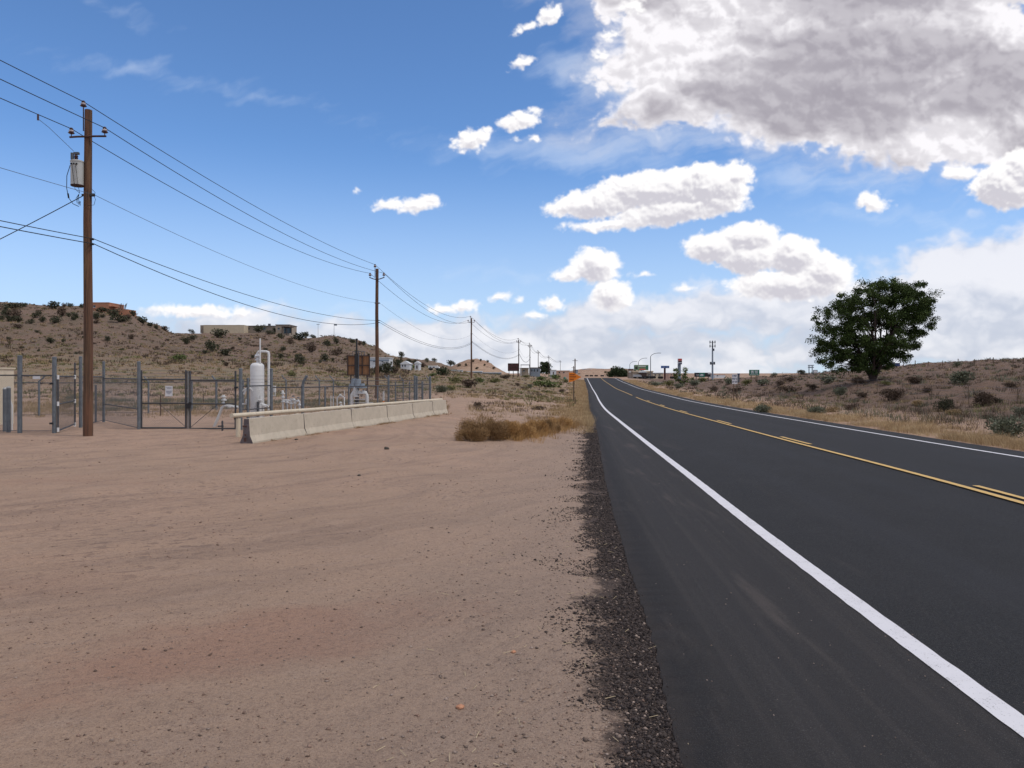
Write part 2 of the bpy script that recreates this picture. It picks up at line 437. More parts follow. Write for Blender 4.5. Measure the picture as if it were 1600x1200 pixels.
# ================================================================== the lie of the land
def smooth_interp(xs, ys):
    xs = np.array(xs, float); ys = np.array(ys, float)
    m = np.zeros_like(ys); dlt = np.diff(ys) / np.diff(xs)
    for i in range(1, len(xs) - 1):
        m[i] = 0 if dlt[i - 1] * dlt[i] <= 0 else 2 * dlt[i - 1] * dlt[i] / (dlt[i - 1] + dlt[i])
    m[0], m[-1] = dlt[0], dlt[-1]
    def f(x):
        x = np.clip(np.asarray(x, float), xs[0], xs[-1]); k = np.clip(np.searchsorted(xs, x) - 1, 0, len(xs) - 2)
        h = xs[k + 1] - xs[k]; s = (x - xs[k]) / h
        return ((2 * s**3 - 3 * s**2 + 1) * ys[k] + (s**3 - 2 * s**2 + s) * h * m[k] + (-2 * s**3 + 3 * s**2) * ys[k + 1] + (s**3 - s**2) * h * m[k + 1])
    return f
XL = smooth_interp([-60, -20, 3.5, 7.3, 10.9, 20, 30, 43, 60, 81, 118, 183, 205, 300, 600],
                   [0.6, 1.5, 2.33, 2.52, 2.75, 3.45, 4.22, 5.25, 6.85, 8.9, 12.35, 18.1, 20.0, 29.5, 60])
ZR = smooth_interp([-60, 0, 10, 20, 30, 43, 70, 110, 150, 180, 205, 235, 300, 600], [0, 0, 0, -.1, -.19, -.3, -.45, -.42, 0.02, .5, .98, .75, -.6, -1.2])
SH = smooth_interp([-60, 3.1, 4.75, 9.75, 14, 36, 60, 200], [1.66, 1.60, 1.52, 1.42, 1.32, .92, .85, .8])
def road_lat(X, Y):
    """metres to the right of the left white line"""
    return (X - XL(Y))
ROAD_R = 7.32 + 0.95

# left-hand country: rows of photograph column u, knots of (distance, image row) turned into heights
YK = [20, 32, 48, 62, 80, 100, 135, 165, 200, 260, 400]
def zrow(vs): return [CH - (v - HV) / F * y for v, y in zip(vs, YK)]
UROWS = [-500, 0, 120, 200, 240, 275, 330, 420, 490, 520, 555, 585, 612, 650, 700, 760, 810, 880]
VT = [
 [683, 648, 620, 600, 579, 562, 520, 482, 470, 490, 545],
 [683, 648, 620, 600, 578, 561, 520, 484, 474, 495, 545],
 [683, 648, 620, 601, 579, 562, 524, 490, 481, 500, 545],
 [683, 648, 621, 602, 581, 564, 530, 500, 489, 505, 550],
 [683, 648, 621, 603, 582, 565, 540, 519, 507, 520, 552],
 [683, 648, 622, 604, 583, 566, 547, 532, 522, 527, 555],
 [683, 648, 622, 605, 585, 568, 552, 537, 527, 524, 556],
 [683, 648, 623, 606, 588, 571, 556, 540, 526, 522, 560],
 [683, 648, 624, 608, 591, 577, 560, 543, 530, 540, 566],
 [683, 648, 624, 609, 593, 580, 563, 543, 526, 545, 568],
 [683, 648, 625, 610, 596, 583, 567, 550, 531, 550, 570],
 [683, 648, 625, 611, 598, 586, 572, 560, 541, 556, 574],
 [683, 648, 625, 612, 599, 588, 578, 570, 556, 568, 578],
 [683, 648, 626, 613, 601, 590, 581, 577, 571, 574, 582],
 [683, 648, 626, 614, 603, 592, 584, 580, 577, 580, 584],
 [683, 648, 626, 615, 605, 595, 588, 585, 584, 584.5, 585.5],
 [683, 649, 627, 617, 608, 599, 591, 588, 587, 587, 587],
 [683, 650, 629, 620, 611, 604, 595, 591, 590, 589, 588],
]
ZT = np.array([zrow(r) for r in VT])
DF = 1 + 0 * ZT
def left_table(u, Y):
    uu = np.clip(u, UROWS[0], UROWS[-1] - 1e-3); yy = np.clip(Y, YK[0], YK[-1] - 1e-3)
    i = np.clip(np.searchsorted(UROWS, uu, side='right') - 1, 0, len(UROWS) - 2)
    U = np.array(UROWS); Yk = np.array(YK)
    a = (uu - U[i]) / (U[i + 1] - U[i]); a = a * a * (3 - 2 * a)
    # Catmull-Rom along the distance
    j = np.clip(np.searchsorted(Yk, yy, side='right') - 1, 0, len(Yk) - 2)
    s = (yy - Yk[j]) / (Yk[j + 1] - Yk[j])
    jm = np.maximum(j - 1, 0); jp = np.minimum(j + 2, len(Yk) - 1)
    def cr(r):
        p0, p1, p2, p3 = ZT[r, jm], ZT[r, j], ZT[r, j + 1], ZT[r, jp]
        h = Yk[j + 1] - Yk[j]
        m1 = np.where(jm < j, (p2 - p0) / (Yk[j + 1] - Yk[jm]), (p2 - p1) / h) * h
        m2 = np.where(jp > j + 1, (p3 - p1) / (Yk[jp] - Yk[j]), (p2 - p1) / h) * h
        return (2 * s**3 - 3 * s**2 + 1) * p1 + (s**3 - 2 * s**2 + s) * m1 + (-2 * s**3 + 3 * s**2) * p2 + (s**3 - s**2) * m2
    return cr(i) * (1 - a) + cr(i + 1) * a
FQ = smooth_interp([0, 2, 5, 10, 17, 25, 34, 42, 60, 100, 220, 400], [-.06, -.02, .08, .30, 1.45, 1.95, 2.85, 3.65, 4.5, 3.6, 1.5, 1.2])
def nz(X, Y, sc, seed, o=4): return fbm(np.asarray(X, np.float32) / sc, np.asarray(Y, np.float32) / sc, seed, o)
def ground(X, Y):
    X = np.atleast_1d(np.asarray(X, float)); Y = np.atleast_1d(np.asarray(Y, float))
    Yp = np.maximum(Y, 1.0); u = 800 + F * X / Yp
    lat = road_lat(X, Y); zr = ZR(Y); sh = SH(Y)
    # left side
    ql = np.clip(-sh - lat, 0, None)
    zl_t = left_table(u, Y)
    zl_t = np.where(Y < 20, 0.0 * Y, zl_t)
    near = sst(16, 30, Y); zl_t = zl_t * near + 0.015 * (1 - near)
    k = sst(0.0, 1.0, (ql - 0.2) / (2.5 + 0.12 * np.clip(Y, 0, 150)))
    zleft = (zr - 0.03) * (1 - k) + zl_t * k
    hill = sst(85, 130, Y) * sst(620, 520, u)
    zleft = zleft + nz(X, Y, 13, 301, 5) * (0.05 * sst(20, 60, Y) * k + 0.95 * hill) + nz(X, Y, 1.7, 311, 4) * (0.035 * sst(4, 30, Y) * k + 0.22 * hill + 0.06 * sst(45, 80, Y) * k) 
    zleft = zleft + nz(X, Y, 0.8, 331, 3) * 0.012 * sst(0.3, 2, ql) + nz(X * .8 - Y * .5, (X * .5 + Y * .8) * 4, 2.4, 341, 3) * 0.010 * sst(1, 4, ql) * sst(60, 20, Y)
    # right side
    qr = np.clip(lat - ROAD_R, 0, None)
    fade = sst(195, 120, Y)
    zright = zr - 0.06 + (FQ(qr) + .06) * fade * sst(-30, 25, Y)
    bank = sst(4, 10, qr)
    zright = zright + bank * fade * (nz(X, Y, 4.5, 401, 5) * 0.40 + nz(X, Y, 1.5, 411, 4) * 0.34)
    zfarR = 0.3 + 0 * Y
    zright = zright * fade + (1 - fade) * (zfarR * sst(0, 20, qr) + (zr - .06) * (1 - sst(0, 20, qr)))
    z = np.where(lat < 3.6, zleft, zright)
    inside = (lat > -sh + 0.12) & (lat < ROAD_R - 0.12)
    z = np.where(inside, zr - 0.16, z)
    # beyond the crest
    far = sst(300, 480, Y); z = z * (1 - far) + 0.4 * far
    z = z + np.maximum(7.4 * np.exp(-((X + 17) / 11.5)**2 - ((Y - 350) / 26)**2), 6.9 * np.exp(-((X + 60) / 36)**4 - ((Y - 365) / 30)**2)) * (1 + .22 * nz(X, Y, 7, 501, 5)) + .8 * nz(X, Y, 3.5, 503, 3) * np.exp(-((X + 30) / 40)**2 - ((Y - 350) / 30)**2)
    z = z + 6.2 * np.exp(-((X - 66) / 34)**4 - ((Y - 540) / 70)**2) * (1 + .12 * nz(X, Y, 20, 511, 4))
    z = z + 16 * sst(1800, 5200, np.hypot(X, Y)) * (1 + .25 * nz(X, Y, 700, 521, 4))
    return z
def gz(x, y): return float(ground(x, y)[0])
def hit(u, v, y0=12.0, y1=600.0):
    ys = np.geomspace(y0, y1, 900); xs = (u - 800) / F * ys
    vt = HV + (CH - ground(xs, ys)) / ys * F
    k = np.nonzero(vt <= v)[0]
    if len(k) == 0: k = [int(np.argmin(vt))]
    return float(xs[k[0]]), float(ys[k[0]]), float(CH - (vt[k[0]] - HV) / F * ys[k[0]])

# one sheet out to the horizon, finer near the eye and in view
azs = np.concatenate([np.linspace(-180, -56, 26)[:-1], np.linspace(-56, -37, 40)[:-1], np.linspace(-37, 37, 560), np.linspace(37, 56, 40)[1:], np.linspace(56, 180, 26)[1:-1]])
rs = np.concatenate([[0.02, 0.5, 1.0, 1.5], np.geomspace(1.9, 420, 520), np.geomspace(440, 9000, 44)])
AZ, RS = np.meshgrid(np.radians(azs), rs)
GX = RS * np.sin(AZ); GY = RS * np.cos(AZ)
GZ = ground(GX.ravel(), GY.ravel()).reshape(GX.shape)
nr, na = GX.shape
idx = np.arange(nr * na).reshape(nr, na)
nxt = np.roll(idx, -1, 1)
FC = np.stack([idx[:-1], nxt[:-1], nxt[1:], idx[1:]], -1).reshape(-1, 4)[:, ::-1]
X_, Y_ = GX.ravel(), GY.ravel()
lat = road_lat(X_, Y_); ql = np.clip(-SH(Y_) - lat, 0, None); qr = np.clip(lat - ROAD_R, 0, None)
U_ = 800 + F * X_ / np.maximum(Y_, 1)
isR = (lat > 3.6).astype(float)
m_grav = np.clip(1 - ql / 0.62, 0, 1) * (1 - isR) * sst(140, 25, Y_)
m_grey = np.exp(-ql / 2.6) * (1 - isR)
m_bank = isR * sst(3, 8, qr) * sst(400, 250, Y_)
m_field = (1 - isR) * sst(48, 75, Y_) * sst(1.5, 6, ql)
m_hill = (1 - isR) * sst(88, 125, Y_) * sst(660, 560, U_)
m_dk = np.exp(-((X_ + 62) / 36)**6 - ((Y_ - 355) / 60)**4)
m_hill = np.clip(m_hill + m_dk, 0, 1)
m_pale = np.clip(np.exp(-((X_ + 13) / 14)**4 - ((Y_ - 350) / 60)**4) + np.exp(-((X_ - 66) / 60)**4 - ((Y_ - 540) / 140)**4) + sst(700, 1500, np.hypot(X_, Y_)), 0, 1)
def ground_mat():
    m, t, b = new_mat('desert_soil')
    P = geo(t)['Position']
    g = t.attr('zone_a')[0]; h = t.attr('zone_b')[0]
    ga = t.sep(g); hb = t.sep(h)
    grav, grey, bank = ga[0], ga[1], ga[2]; field, hill, pale = hb[0], hb[1], hb[2]
    big = t.noise(P, .12, 4, .55); med = t.noise(P, 1.1, 5, .6); fine = t.noise(P, 14, 5, .65); grit = t.noise(P, 75, 4, .75)
    # wheel tracks sweep from the lot up the side of the field
    dv = t.sep(t.v('SUBTRACT', P, (-13.0, 21.0, 0)))
    rr_ = t.m('SQRT', t.m('ADD', t.m('MULTIPLY', dv[0], dv[0]), t.m('MULTIPLY', dv[1], dv[1])))
    rr_ = t.m('ADD', rr_, t.m('MULTIPLY', t.noise(P, .16, 3, .5), 3.5))
    an_ = t.m('ARCTAN2', dv[1], dv[0])
    trk = t.noise(t.comb(rr_, t.m('MULTIPLY', an_, 2.2)), 1.9, 6, .66, dist=.25); trk2 = t.noise(t.comb(rr_, t.m('MULTIPLY', an_, 5.0), 3.0), 6.0, 6, .7, dist=.35)
    c = t.mix(t.ss(big, .36, .64), (0.425, 0.292, 0.205), (0.475, 0.318, 0.226))
    c = t.mix(t.m('MULTIPLY', t.ss(med, .42, .66), .50), c, (0.35, 0.245, 0.18))
    c = t.mix(t.m('MULTIPLY', t.ss(trk, .46, .64), .50), c, (0.245, 0.168, 0.128))
    c = t.mix(t.m('MULTIPLY', t.ss(trk2, .52, .64), .45), c, (0.44, 0.315, 0.24))
    trk3 = t.noise(t.comb(t.m('ADD', rr_, 40), t.m('MULTIPLY', an_, 7.0), 8.0), 13.0, 4, .6, dist=.2); tm = t.ss(t.noise(P, .35, 3, .5), .48, .60)
    c = t.mix(t.m('MULTIPLY', t.m('MULTIPLY', t.ss(trk3, .54, .60), tm), .60), c, (0.20, 0.135, 0.105))
    red = t.ss(t.noise(t.map(P, rot=R(35), sc=(.5, 1, 1)), .45, 4, .6), .56, .72)
    c = t.mix(t.m('MULTIPLY', red, .22), c, (0.36, 0.19, 0.135))
    rp = t.v('LENGTH', t.map(P, (-1.55, 4.6, 0), R(38), (1.6, .65, 1), 'TEXTURE'))
    rp = t.ss(t.m('ADD', rp, t.m('MULTIPLY', t.m('SUBTRACT', t.noise(P, 1.6, 5, .65), .5), 1.6)), 1.1, .35)
    c = t.mix(t.m('MULTIPLY', rp, .55), c, (0.36, 0.175, 0.115))
    c = t.mix(t.m('MULTIPLY', t.ss(grey, .05, .9), .65), c, (0.345, 0.262, 0.208))
    # open field: straw and olive bits over sand
    fcol = t.mix(t.ss(t.noise(P, .45, 6, .65), .42, .60), (0.27, 0.18, 0.12), (0.225, 0.19, 0.11))
    fcol = t.mix(t.ss(t.noise(P, 2.2, 5, .7), .52, .66), fcol, (0.13, 0.105, 0.06))
    c = t.mix(field, c, fcol)
    hcol = t.mix(t.ss(t.noise(P, .22, 6, .65), .38, .62), (0.215, 0.143, 0.105), (0.165, 0.125, 0.088))
    hcol = t.mix(t.m('MULTIPLY', t.ss(t.noise(t.map(P, sc=(1, 1, 3)), .9, 6, .7), .5, .68), .7), hcol, (0.13, 0.095, 0.07))
    c = t.mix(hill, c, hcol)
    bcol = t.mix(t.ss(t.noise(P, .5, 6, .65), .38, .64), (0.185, 0.122, 0.090), (0.125, 0.086, 0.065))
    bcol = t.mix(t.m('MULTIPLY', t.ss(t.noise(P, 2.4, 6, .7), .52, .66), .7), bcol, (0.10, 0.075, 0.06))
    c = t.mix(bank, c, bcol)
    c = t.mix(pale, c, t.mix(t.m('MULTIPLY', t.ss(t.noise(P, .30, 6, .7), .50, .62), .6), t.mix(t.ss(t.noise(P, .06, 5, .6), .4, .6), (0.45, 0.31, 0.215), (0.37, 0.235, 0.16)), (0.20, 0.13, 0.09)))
    # crumbled asphalt beside the road
    gm = t.ss(t.m('ADD', grav, t.m('MULTIPLY', t.m('SUBTRACT', t.noise(P, 2.1, 8, .78), .5), 2.0)), .34, .60)
    gcol = t.mix(t.ss(t.noise(P, 42, 3, .7), .35, .65), (0.022, 0.018, 0.018), (0.085, 0.065, 0.056))
    c = t.mix(gm, c, gcol)
    # grains, pebbles
    c = t.mix(t.m('MULTIPLY', t.ss(t.noise(P, 24, 6, .8), .50, .64), .50), c, (0.185, 0.125, 0.098))
    c = t.mix(t.m('MULTIPLY', t.ss(grit, .48, .70), .6), c, (0.13, 0.09, 0.075))
    c = t.mix(t.m('MULTIPLY', t.ss(t.noise(P, 120, 2, .6), .62, .72), .5), c, (0.52, 0.42, 0.35))
    sp_ = t.noise(P, 270, 3, .7); c = t.mix(t.m('MULTIPLY', t.ss(sp_, .50, .66), .55), c, (0.12, 0.082, 0.07)); c = t.mix(t.m('MULTIPLY', t.ss(sp_, .42, .32), .45), c, (0.50, 0.37, 0.29))
    t.l.new(c, b.inputs['Base Color']); b.inputs['Roughness'].default_value = .95; b.inputs['Specular IOR Level'].default_value = .15
    hgt = t.m('ADD', t.m('ADD', t.m('MULTIPLY', fine, .75), t.m('MULTIPLY', sp_, .16)), t.m('ADD', t.m('MULTIPLY', grit, .42), t.m('ADD', t.m('MULTIPLY', trk, 1.5), t.m('ADD', t.m('MULTIPLY', t.m('ADD', trk2, t.m('MULTIPLY', trk3, tm)), .7), t.m('MULTIPLY', t.m('MULTIPLY', gm, t.noise(P, 42, 3, .7)), .8)))))
    hgt = t.m('ADD', hgt, t.m('MULTIPLY', t.m('ADD', t.m('ADD', hill, bank), field), t.m('MULTIPLY', t.noise(P, 2.2, 6, .7), 7.0)))
    bump(t, b, hgt, .028)
    return m
gr_o = mesh_np('ground', np.stack([X_, Y_, GZ.ravel()], 1), FC, ground_mat(), smooth=True,
               attrs={'zone_a': np.stack([m_grav, m_grey, m_bank], 1), 'zone_b': np.stack([m_field, m_hill, m_pale], 1)})
tag(gr_o, kind='structure')

# ------------------------------------------------------------------ the road
def ribbon(l0, l1, y0, y1, zoff, ny, nx=2, wob0=0.0, seed=0):
    """strip between lateral offsets l0(Y) and l1(Y), following the carriageway"""
    Y = np.concatenate([np.linspace(y0, y1, ny)]) if y0 < 1 else np.geomspace(y0, y1, ny)
    a = l0(Y) if callable(l0) else np.full_like(Y, l0); b = l1(Y) if callable(l1) else np.full_like(Y, l1)
    if wob0: a = a + nz(Y * 0 + seed, Y, .5, 601 + seed, 4) * wob0
    V = []
    for i in range(nx):
        k = i / (nx - 1); L = a * (1 - k) + b * k
        V.append(np.stack([XL(Y) + L, Y, ZR(Y) + zoff + CF(L)], 1))
    V = np.stack(V, 1).reshape(-1, 3)
    i = np.arange(ny * nx).reshape(ny, nx)
    Fq = np.stack([i[:-1, :-1], i[:-1, 1:], i[1:, 1:], i[1:, :-1]], -1).reshape(-1, 4)
    return V, Fq
def CF(L): return -0.012 * np.abs(L - 3.66) + 0.012 * 3.66 - 0.006 * np.clip(L - 3.66, 0, 99)
def road_mat():
    m, t, b = new_mat('asphalt')
    P = geo(t)['Position']; lat_ = t.attr('lateral')[2]
    n = t.noise(P, 60, 5, .75); n2 = t.noise(P, .8, 5, .6); n3 = t.noise(P, 210, 2, .6)
    c = t.mix(t.ss(n, .3, .7), (0.010, 0.0101, 0.0112), (0.028, 0.028, 0.0305))
    c = t.mix(t.m('MULTIPLY', t.ss(n2, .4, .7), .25), c, (0.032, 0.031, 0.034))
    # paver lanes and wheel paths, along the road
    wv = t.noise(t.comb(t.m('MULTIPLY', lat_, 1.0), t.m('MULTIPLY', t.sep(P)[1], .02)), 1.3, 3, .55)
    c = t.mix(t.m('MULTIPLY', t.ss(wv, .4, .65), .35), c, (0.029, 0.030, 0.036))
    ws = t.noise(t.comb(t.m('MULTIPLY', lat_, 5.0), t.m('MULTIPLY', t.sep(P)[1], .05)), 1.6, 3, .6)
    sh_ = t.ss(lat_, .1, -.15)            # dusty shoulder, left of the line
    c = t.mix(t.m('MULTIPLY', sh_, .50), c, (0.034, 0.030, 0.029))
    c = t.mix(t.m('MULTIPLY', sh_, t.m('MULTIPLY', t.ss(ws, .48, .68), .28)), c, (0.060, 0.052, 0.049))
    # dirt dragged on by turning wheels
    dr = t.ss(t.noise(t.map(P, rot=R(62), sc=(1, .13, 1)), 1.5, 5, .6), .54, .68)
    c = t.mix(t.m('MULTIPLY', dr, t.m('MULTIPLY', t.ss(lat_, 1.2, -.9), .40)), c, (0.13, 0.105, 0.092))
    edge = t.ss(t.m('ADD', t.attr('edge_dist')[2], t.m('MULTIPLY', t.noise(P, 4, 5, .7), .22)), .26, .08)
    c = t.mix(t.m('MULTIPLY', edge, .5), c, (0.075, 0.06, 0.052))
    c = t.mix(t.m('MULTIPLY', t.ss(n3, .58, .68), .6), c, (0.12, 0.112, 0.108))
    t.l.new(c, b.inputs['Base Color']); b.inputs['Roughness'].default_value = .88; b.inputs['Specular IOR Level'].default_value = .22
    bump(t, b, t.m('ADD', n, t.m('MULTIPLY', n3, .5)), .006)
    return m
NY = 700
Yr = np.concatenate([np.linspace(-40, 2, 60)[:-1], np.geomspace(2, 520, NY)])
prof = np.array([0, .04, .15, .35, .6, .8, 1.0])
lefte = -SH(Yr) + nz(Yr * 0, Yr, .16, 601, 4) * 0.028 * sst(160, 20, Yr) + nz(Yr * 0, Yr, 2.2, 611, 3) * 0.03 * sst(1, 8, Yr)
righte = np.full_like(Yr, ROAD_R) + nz(Yr * 0, Yr, 1.5, 621, 4) * 0.07
lats = [lefte - .012] + [lefte + (righte - lefte) * p for p in prof] + [righte + .012]
nx_ = len(lats)
LA = np.stack(lats, 1)
ZZ = ZR(Yr)[:, None] + CF(LA); ZZ[:, 0] -= .13; ZZ[:, -1] -= .13
VR = np.stack([XL(Yr)[:, None] + LA, np.repeat(Yr[:, None], nx_, 1), ZZ], -1).reshape(-1, 3)
ii = np.arange(len(Yr) * nx_).reshape(len(Yr), nx_)
FR = np.stack([ii[:-1, :-1], ii[:-1, 1:], ii[1:, 1:], ii[1:, :-1]], -1).reshape(-1, 4)
ro = mesh_np('road', VR, FR, road_mat(), attrs={'lateral': LA.ravel(), 'edge_dist': (LA - lefte[:, None]).ravel()})
tag(ro, kind='structure')

def paint_mat(name, col, wear):
    m, t, b = new_mat(name); P = geo(t)['Position']
    n = t.noise(P, 90, 4, .75); n2 = t.noise(P, 6, 5, .65)
    c = t.mix(t.m('MULTIPLY', t.ss(n2, .4, .7), .25), col, tuple(x * .72 for x in col))
    c = t.mix(t.ss(t.m('ADD', n, t.m('MULTIPLY', n2, .25)), wear, wear + .06), c, (0.07, 0.065, 0.066))
    t.l.new(c, b.inputs['Base Color']); b.inputs['Roughness'].default_value = .7
    return m
PW = paint_mat('white_road_paint', (0.66, 0.65, 0.68), .74); PYL = paint_mat('yellow_road_paint', (0.62, 0.40, 0.13), .72)
def line_obj(segs, mat_, w, name, seed):
    Vs, Fs, nb = [], [], 0
    for (c0, y0, y1) in segs:
        V, Fq = ribbon(lambda Y: c0 - w / 2 + nz(Y * 0 + seed, Y, .25, 650, 3) * .008, lambda Y: c0 + w / 2 + nz(Y * 0 + seed + 9, Y, .25, 651, 3) * .008, y0, y1, .004, max(30, int((y1 - y0) * 2) if y1 - y0 < 20 else 460), 2)
        Vs.append(V); Fs.append(Fq + nb); nb += len(V)
    return tag(mesh_np(name, np.concatenate(Vs), np.concatenate(Fs), mat_), kind='structure')
line_obj([(0.0, 1.2, 500)], PW, .136, 'white_edge_line', 1)
line_obj([(7.32, 3.0, 500)], PW, .13, 'white_edge_line', 2)
line_obj([(3.60, 3.0, 72), (3.60, 78, 500)], PYL, .105, 'yellow_centre_line', 3)
line_obj([(3.83, a, a + 2.6) for a in (8.3, 18.4, 27.6, 38, 48, 59)], PYL, .105, 'yellow_dashes', 4)

# ================================================================== power line
def place_x(u, Y): return (u - 800) / F * Y
POLES = [  # column, distance, row of the top
 (137.5, 20.2, 172), (589, 50.3, 420), (736.5, 110, 497), (810.5, 182, 531), (828, 207, 538), (841, 268, 549), (857.5, 332, 557), (875.5, 430, 564)]
pole_info = []
pole_labels = [
 'weathered brown wooden utility pole nearest the camera with a grey transformer can',
 'reddish brown wooden utility pole standing among the fenced pipework, second nearest',
 'wooden utility pole standing alone in green scrub behind the end of the barrier',
 'thin wooden utility pole right beside the maroon board',
 'dark wooden utility pole in front of the tan block building',
 'distant wooden utility pole left of the dark upright tree',
 'distant wooden utility pole just behind the dark upright tree',
 'faintest and farthest wooden utility pole left of the orange arrow sign']
line_dir = Vector((0.078, 0.997, 0)); arm_dir = Vector((0.997, -0.078, 0))
def insulator(mb_b, mb_w, p, s=1.0):
    mb_b.lathe(p, [(.012 * s, 0), (.012 * s, .06 * s), (.05 * s, .065 * s), (.085 * s, .085 * s), (.05 * s, .115 * s)], 12)
    mb_w.lathe((p[0], p[1], p[2] + .115 * s), [(.062 * s, 0), (.07 * s, .02 * s), (.045 * s, .05 * s)], 12)
    mb_b.lathe((p[0], p[1], p[2] + .165 * s), [(.045 * s, 0), (.05 * s, .03 * s), (.03 * s, .06 * s)], 12)
for i, (u, Y, vt) in enumerate(POLES):
    x = place_x(u, Y); z0 = gz(x, Y); ztop = CH - (vt - HV) / F * Y; h = ztop - z0
    root = empty('utility_pole', (x, Y, z0), pole_labels[i], 'utility pole', 'utility poles in a line beside the road')
    rb = (.122 if i == 0 else .13); rt = rb * .74
    n = 18
    MB().tube([(0, 0, -.3), (0.01, 0, h * .33), (-.012, 0, h * .66), (0.012, 0, h)], rb, n, True, rt).build('shaft', M['wood'] if i < 3 else M['darkwood'], root, True)
    az_ = h - .73
    big = 1.0 if i == 0 else (1.25 if i < 3 else 1.8)
    a = MB()
    for sgn in (-1, 1):
        e = arm_dir * (.50 * sgn)
        a.tube([(0, -rt - .02, az_), (e.x * .5, -rt * .6 + e.y * .5, az_ + (.02 if i == 0 else .07)), (e.x, e.y, az_ + (.03 if i == 0 else .17))], .026 * big, 6)
    a.build('insulator_bracket', M['rust'], root)
    aw = az_ + (.05 if i == 0 else .19)
    for sgn in (-1, 1):
        p = arm_dir * (.46 * sgn)
        b_, w_ = MB(), MB(); insulator(b_, w_, (p.x, p.y, aw), 1.0 * big)
        o = b_.build('insulator', M['insul'], root, True); w_.build('insulator_disc', M['insul_white'], o, True)
    b_, w_ = MB(), MB(); insulator(b_, w_, (-rt - .03, 0, h + .02), 1.0 * big)
    o = b_.build('insulator', M['insul'], root, True); w_.build('insulator_disc', M['insul_white'], o, True)
    MB().tube([(-rt - .03, 0, h - .55), (-rt - .03, 0, h + .06)], .016 * big, 6).build('top_pin', M['rust'], root)
    zn, zc1, zc2 = h - 2.25, h - 3.38, h - 3.52
    if i == 0: zn, zc1, zc2 = h - 2.24, h - 3.40, h - 3.53
    if i < 4:
        br = MB()
        br.box((rt + .04, -.03, zn), (.11, .07, .07)); br.box((-rt - .02, -.03, zn), (.06, .05, .05))
        for zc in (zc1, zc2): br.box((rb + .0, -.03, zc), (.07, .06, .05)); br.tube([(rb, -.04, zc), (rb + .09, -.10, zc - .01)], .018, 6)
        build_each(br, 'cable_clamp', M['dark'], root)
    if i == 0:
        # ground wire stapled down the shaft, bands
        tf = MB(); cx, cy = -.225, -.10; zb = h - 2.01
        tf.lathe((cx, cy, zb), [(.145, 0), (.158, .012), (.158, .60), (.168, .605), (.168, .635), (.13, .655), (.02, .665)], 28)
        can = tf.build('transformer_can', M['xfmr'], root, True)
        rim = MB().lathe((cx, cy, zb - .02), [(.15, 0), (.161, .012), (.161, .03)], 28).build('can_rim', M['rust'], can, True)
        bs = MB(); bs.lathe((cx - .03, cy, zb + .66), [(.03, 0), (.055, .02), (.035, .04), (.055, .06), (.035, .08), (.055, .1), (.03, .14), (.028, .2)], 12)
        bs.build('high_voltage_bushing', M['insul'], can, True)
        MB().tube([(cx - .12, cy - .02, zb + .68), (cx - .12, cy - .02, zb + .85)], .04, 10).build('surge_arrester', M['cable_grey'], can, True)
        MB().box((cx - .02, cy, zb + .84), (.13, .07, .06)).build('bushing_cap', M['cable_grey'], can)
        lg = MB()
        for k in (-1, 0, 1): lg.box((cx + k * .07, cy - .16, zb + .53), (.035, .03, .035))
        build_each(lg, 'terminal_lug', M['dark'], can)
        lugw = MB()
        lugw.tube([(cx - .05, cy - .17, zb + .52), (cx - .02, cy - .175, zb + .3), (cx + .01, cy - .17, zb + .06), (cx + .02, cy - .14, zb - .12), (cx + .10, cy - .08, zn + .02)], .006, 5)
        lugw.tube([(cx + .05, cy - .17, zb + .52), (cx + .08, cy - .17, zb + .25), (cx + .1, cy - .15, zb + .0), (cx + .12, cy - .1, zn)], .006, 5)
        lugw.tube([(cx - .16, cy - .04, zb + .53), (cx - .25, cy - .04, zb + .25), (cx - .25, cy - .05, zb - .08), (cx - .19, cy - .06, zb - .34), (cx - .08, cy - .06, zb - .49), (cx + .07, cy - .05, zb - .56)], .009, 5)
        lugw.tube([(cx - .19, cy - .06, zb - .34), (cx - .21, cy - .06, zb - .22)], .02, 6)
        for q in range(3):
            lugw.tube([(cx + .08, cy - .06, zn - .0), (cx + .0 + q * .03, cy - .06, zn - .12), (cx + .03 + q * .04, cy - .06, zn - .25 - q * .03), (cx + .12, cy - .07, zn - .2)], .006, 5)
        lugw.tube([(rt + .08, -.06, zn), (rt + .14, -.06, zn - .12), (rt + .1, -.06, zn - .27), (rt - .04, -.12, zn - .3)], .006, 5)
        lugw.tube([(rt + .03, -.06, zn + .16), (rt + .13, -.06, zn + .06), (rt + .10, -.06, zn - .05)], .006, 5)
        lugw.build('jumper_wire', M['cable'], root)
        MB().tube([(-.30 - .02, -.1, zb + .90), (-.40, -.3, zb + 1.03), (-.46, -.95, zb + 1.25), (-.47, -1.35, zb + 1.32)], .006, 5).build('lead_wire', M['cable_grey'], root)
        MB().tube([(-.475, -1.36, zb + 1.29), (-.475, -1.36, zb + 1.44)], .024, 8).build('hot_line_clamp', M['insul'], root)
    pole_info.append(dict(p=Vector((x, Y, z0)), h=h, rt=rt, aw=aw + .2 * big, top=h + .22 * big, zn=zn, zc1=zc1, zc2=zc2, rb=rb))
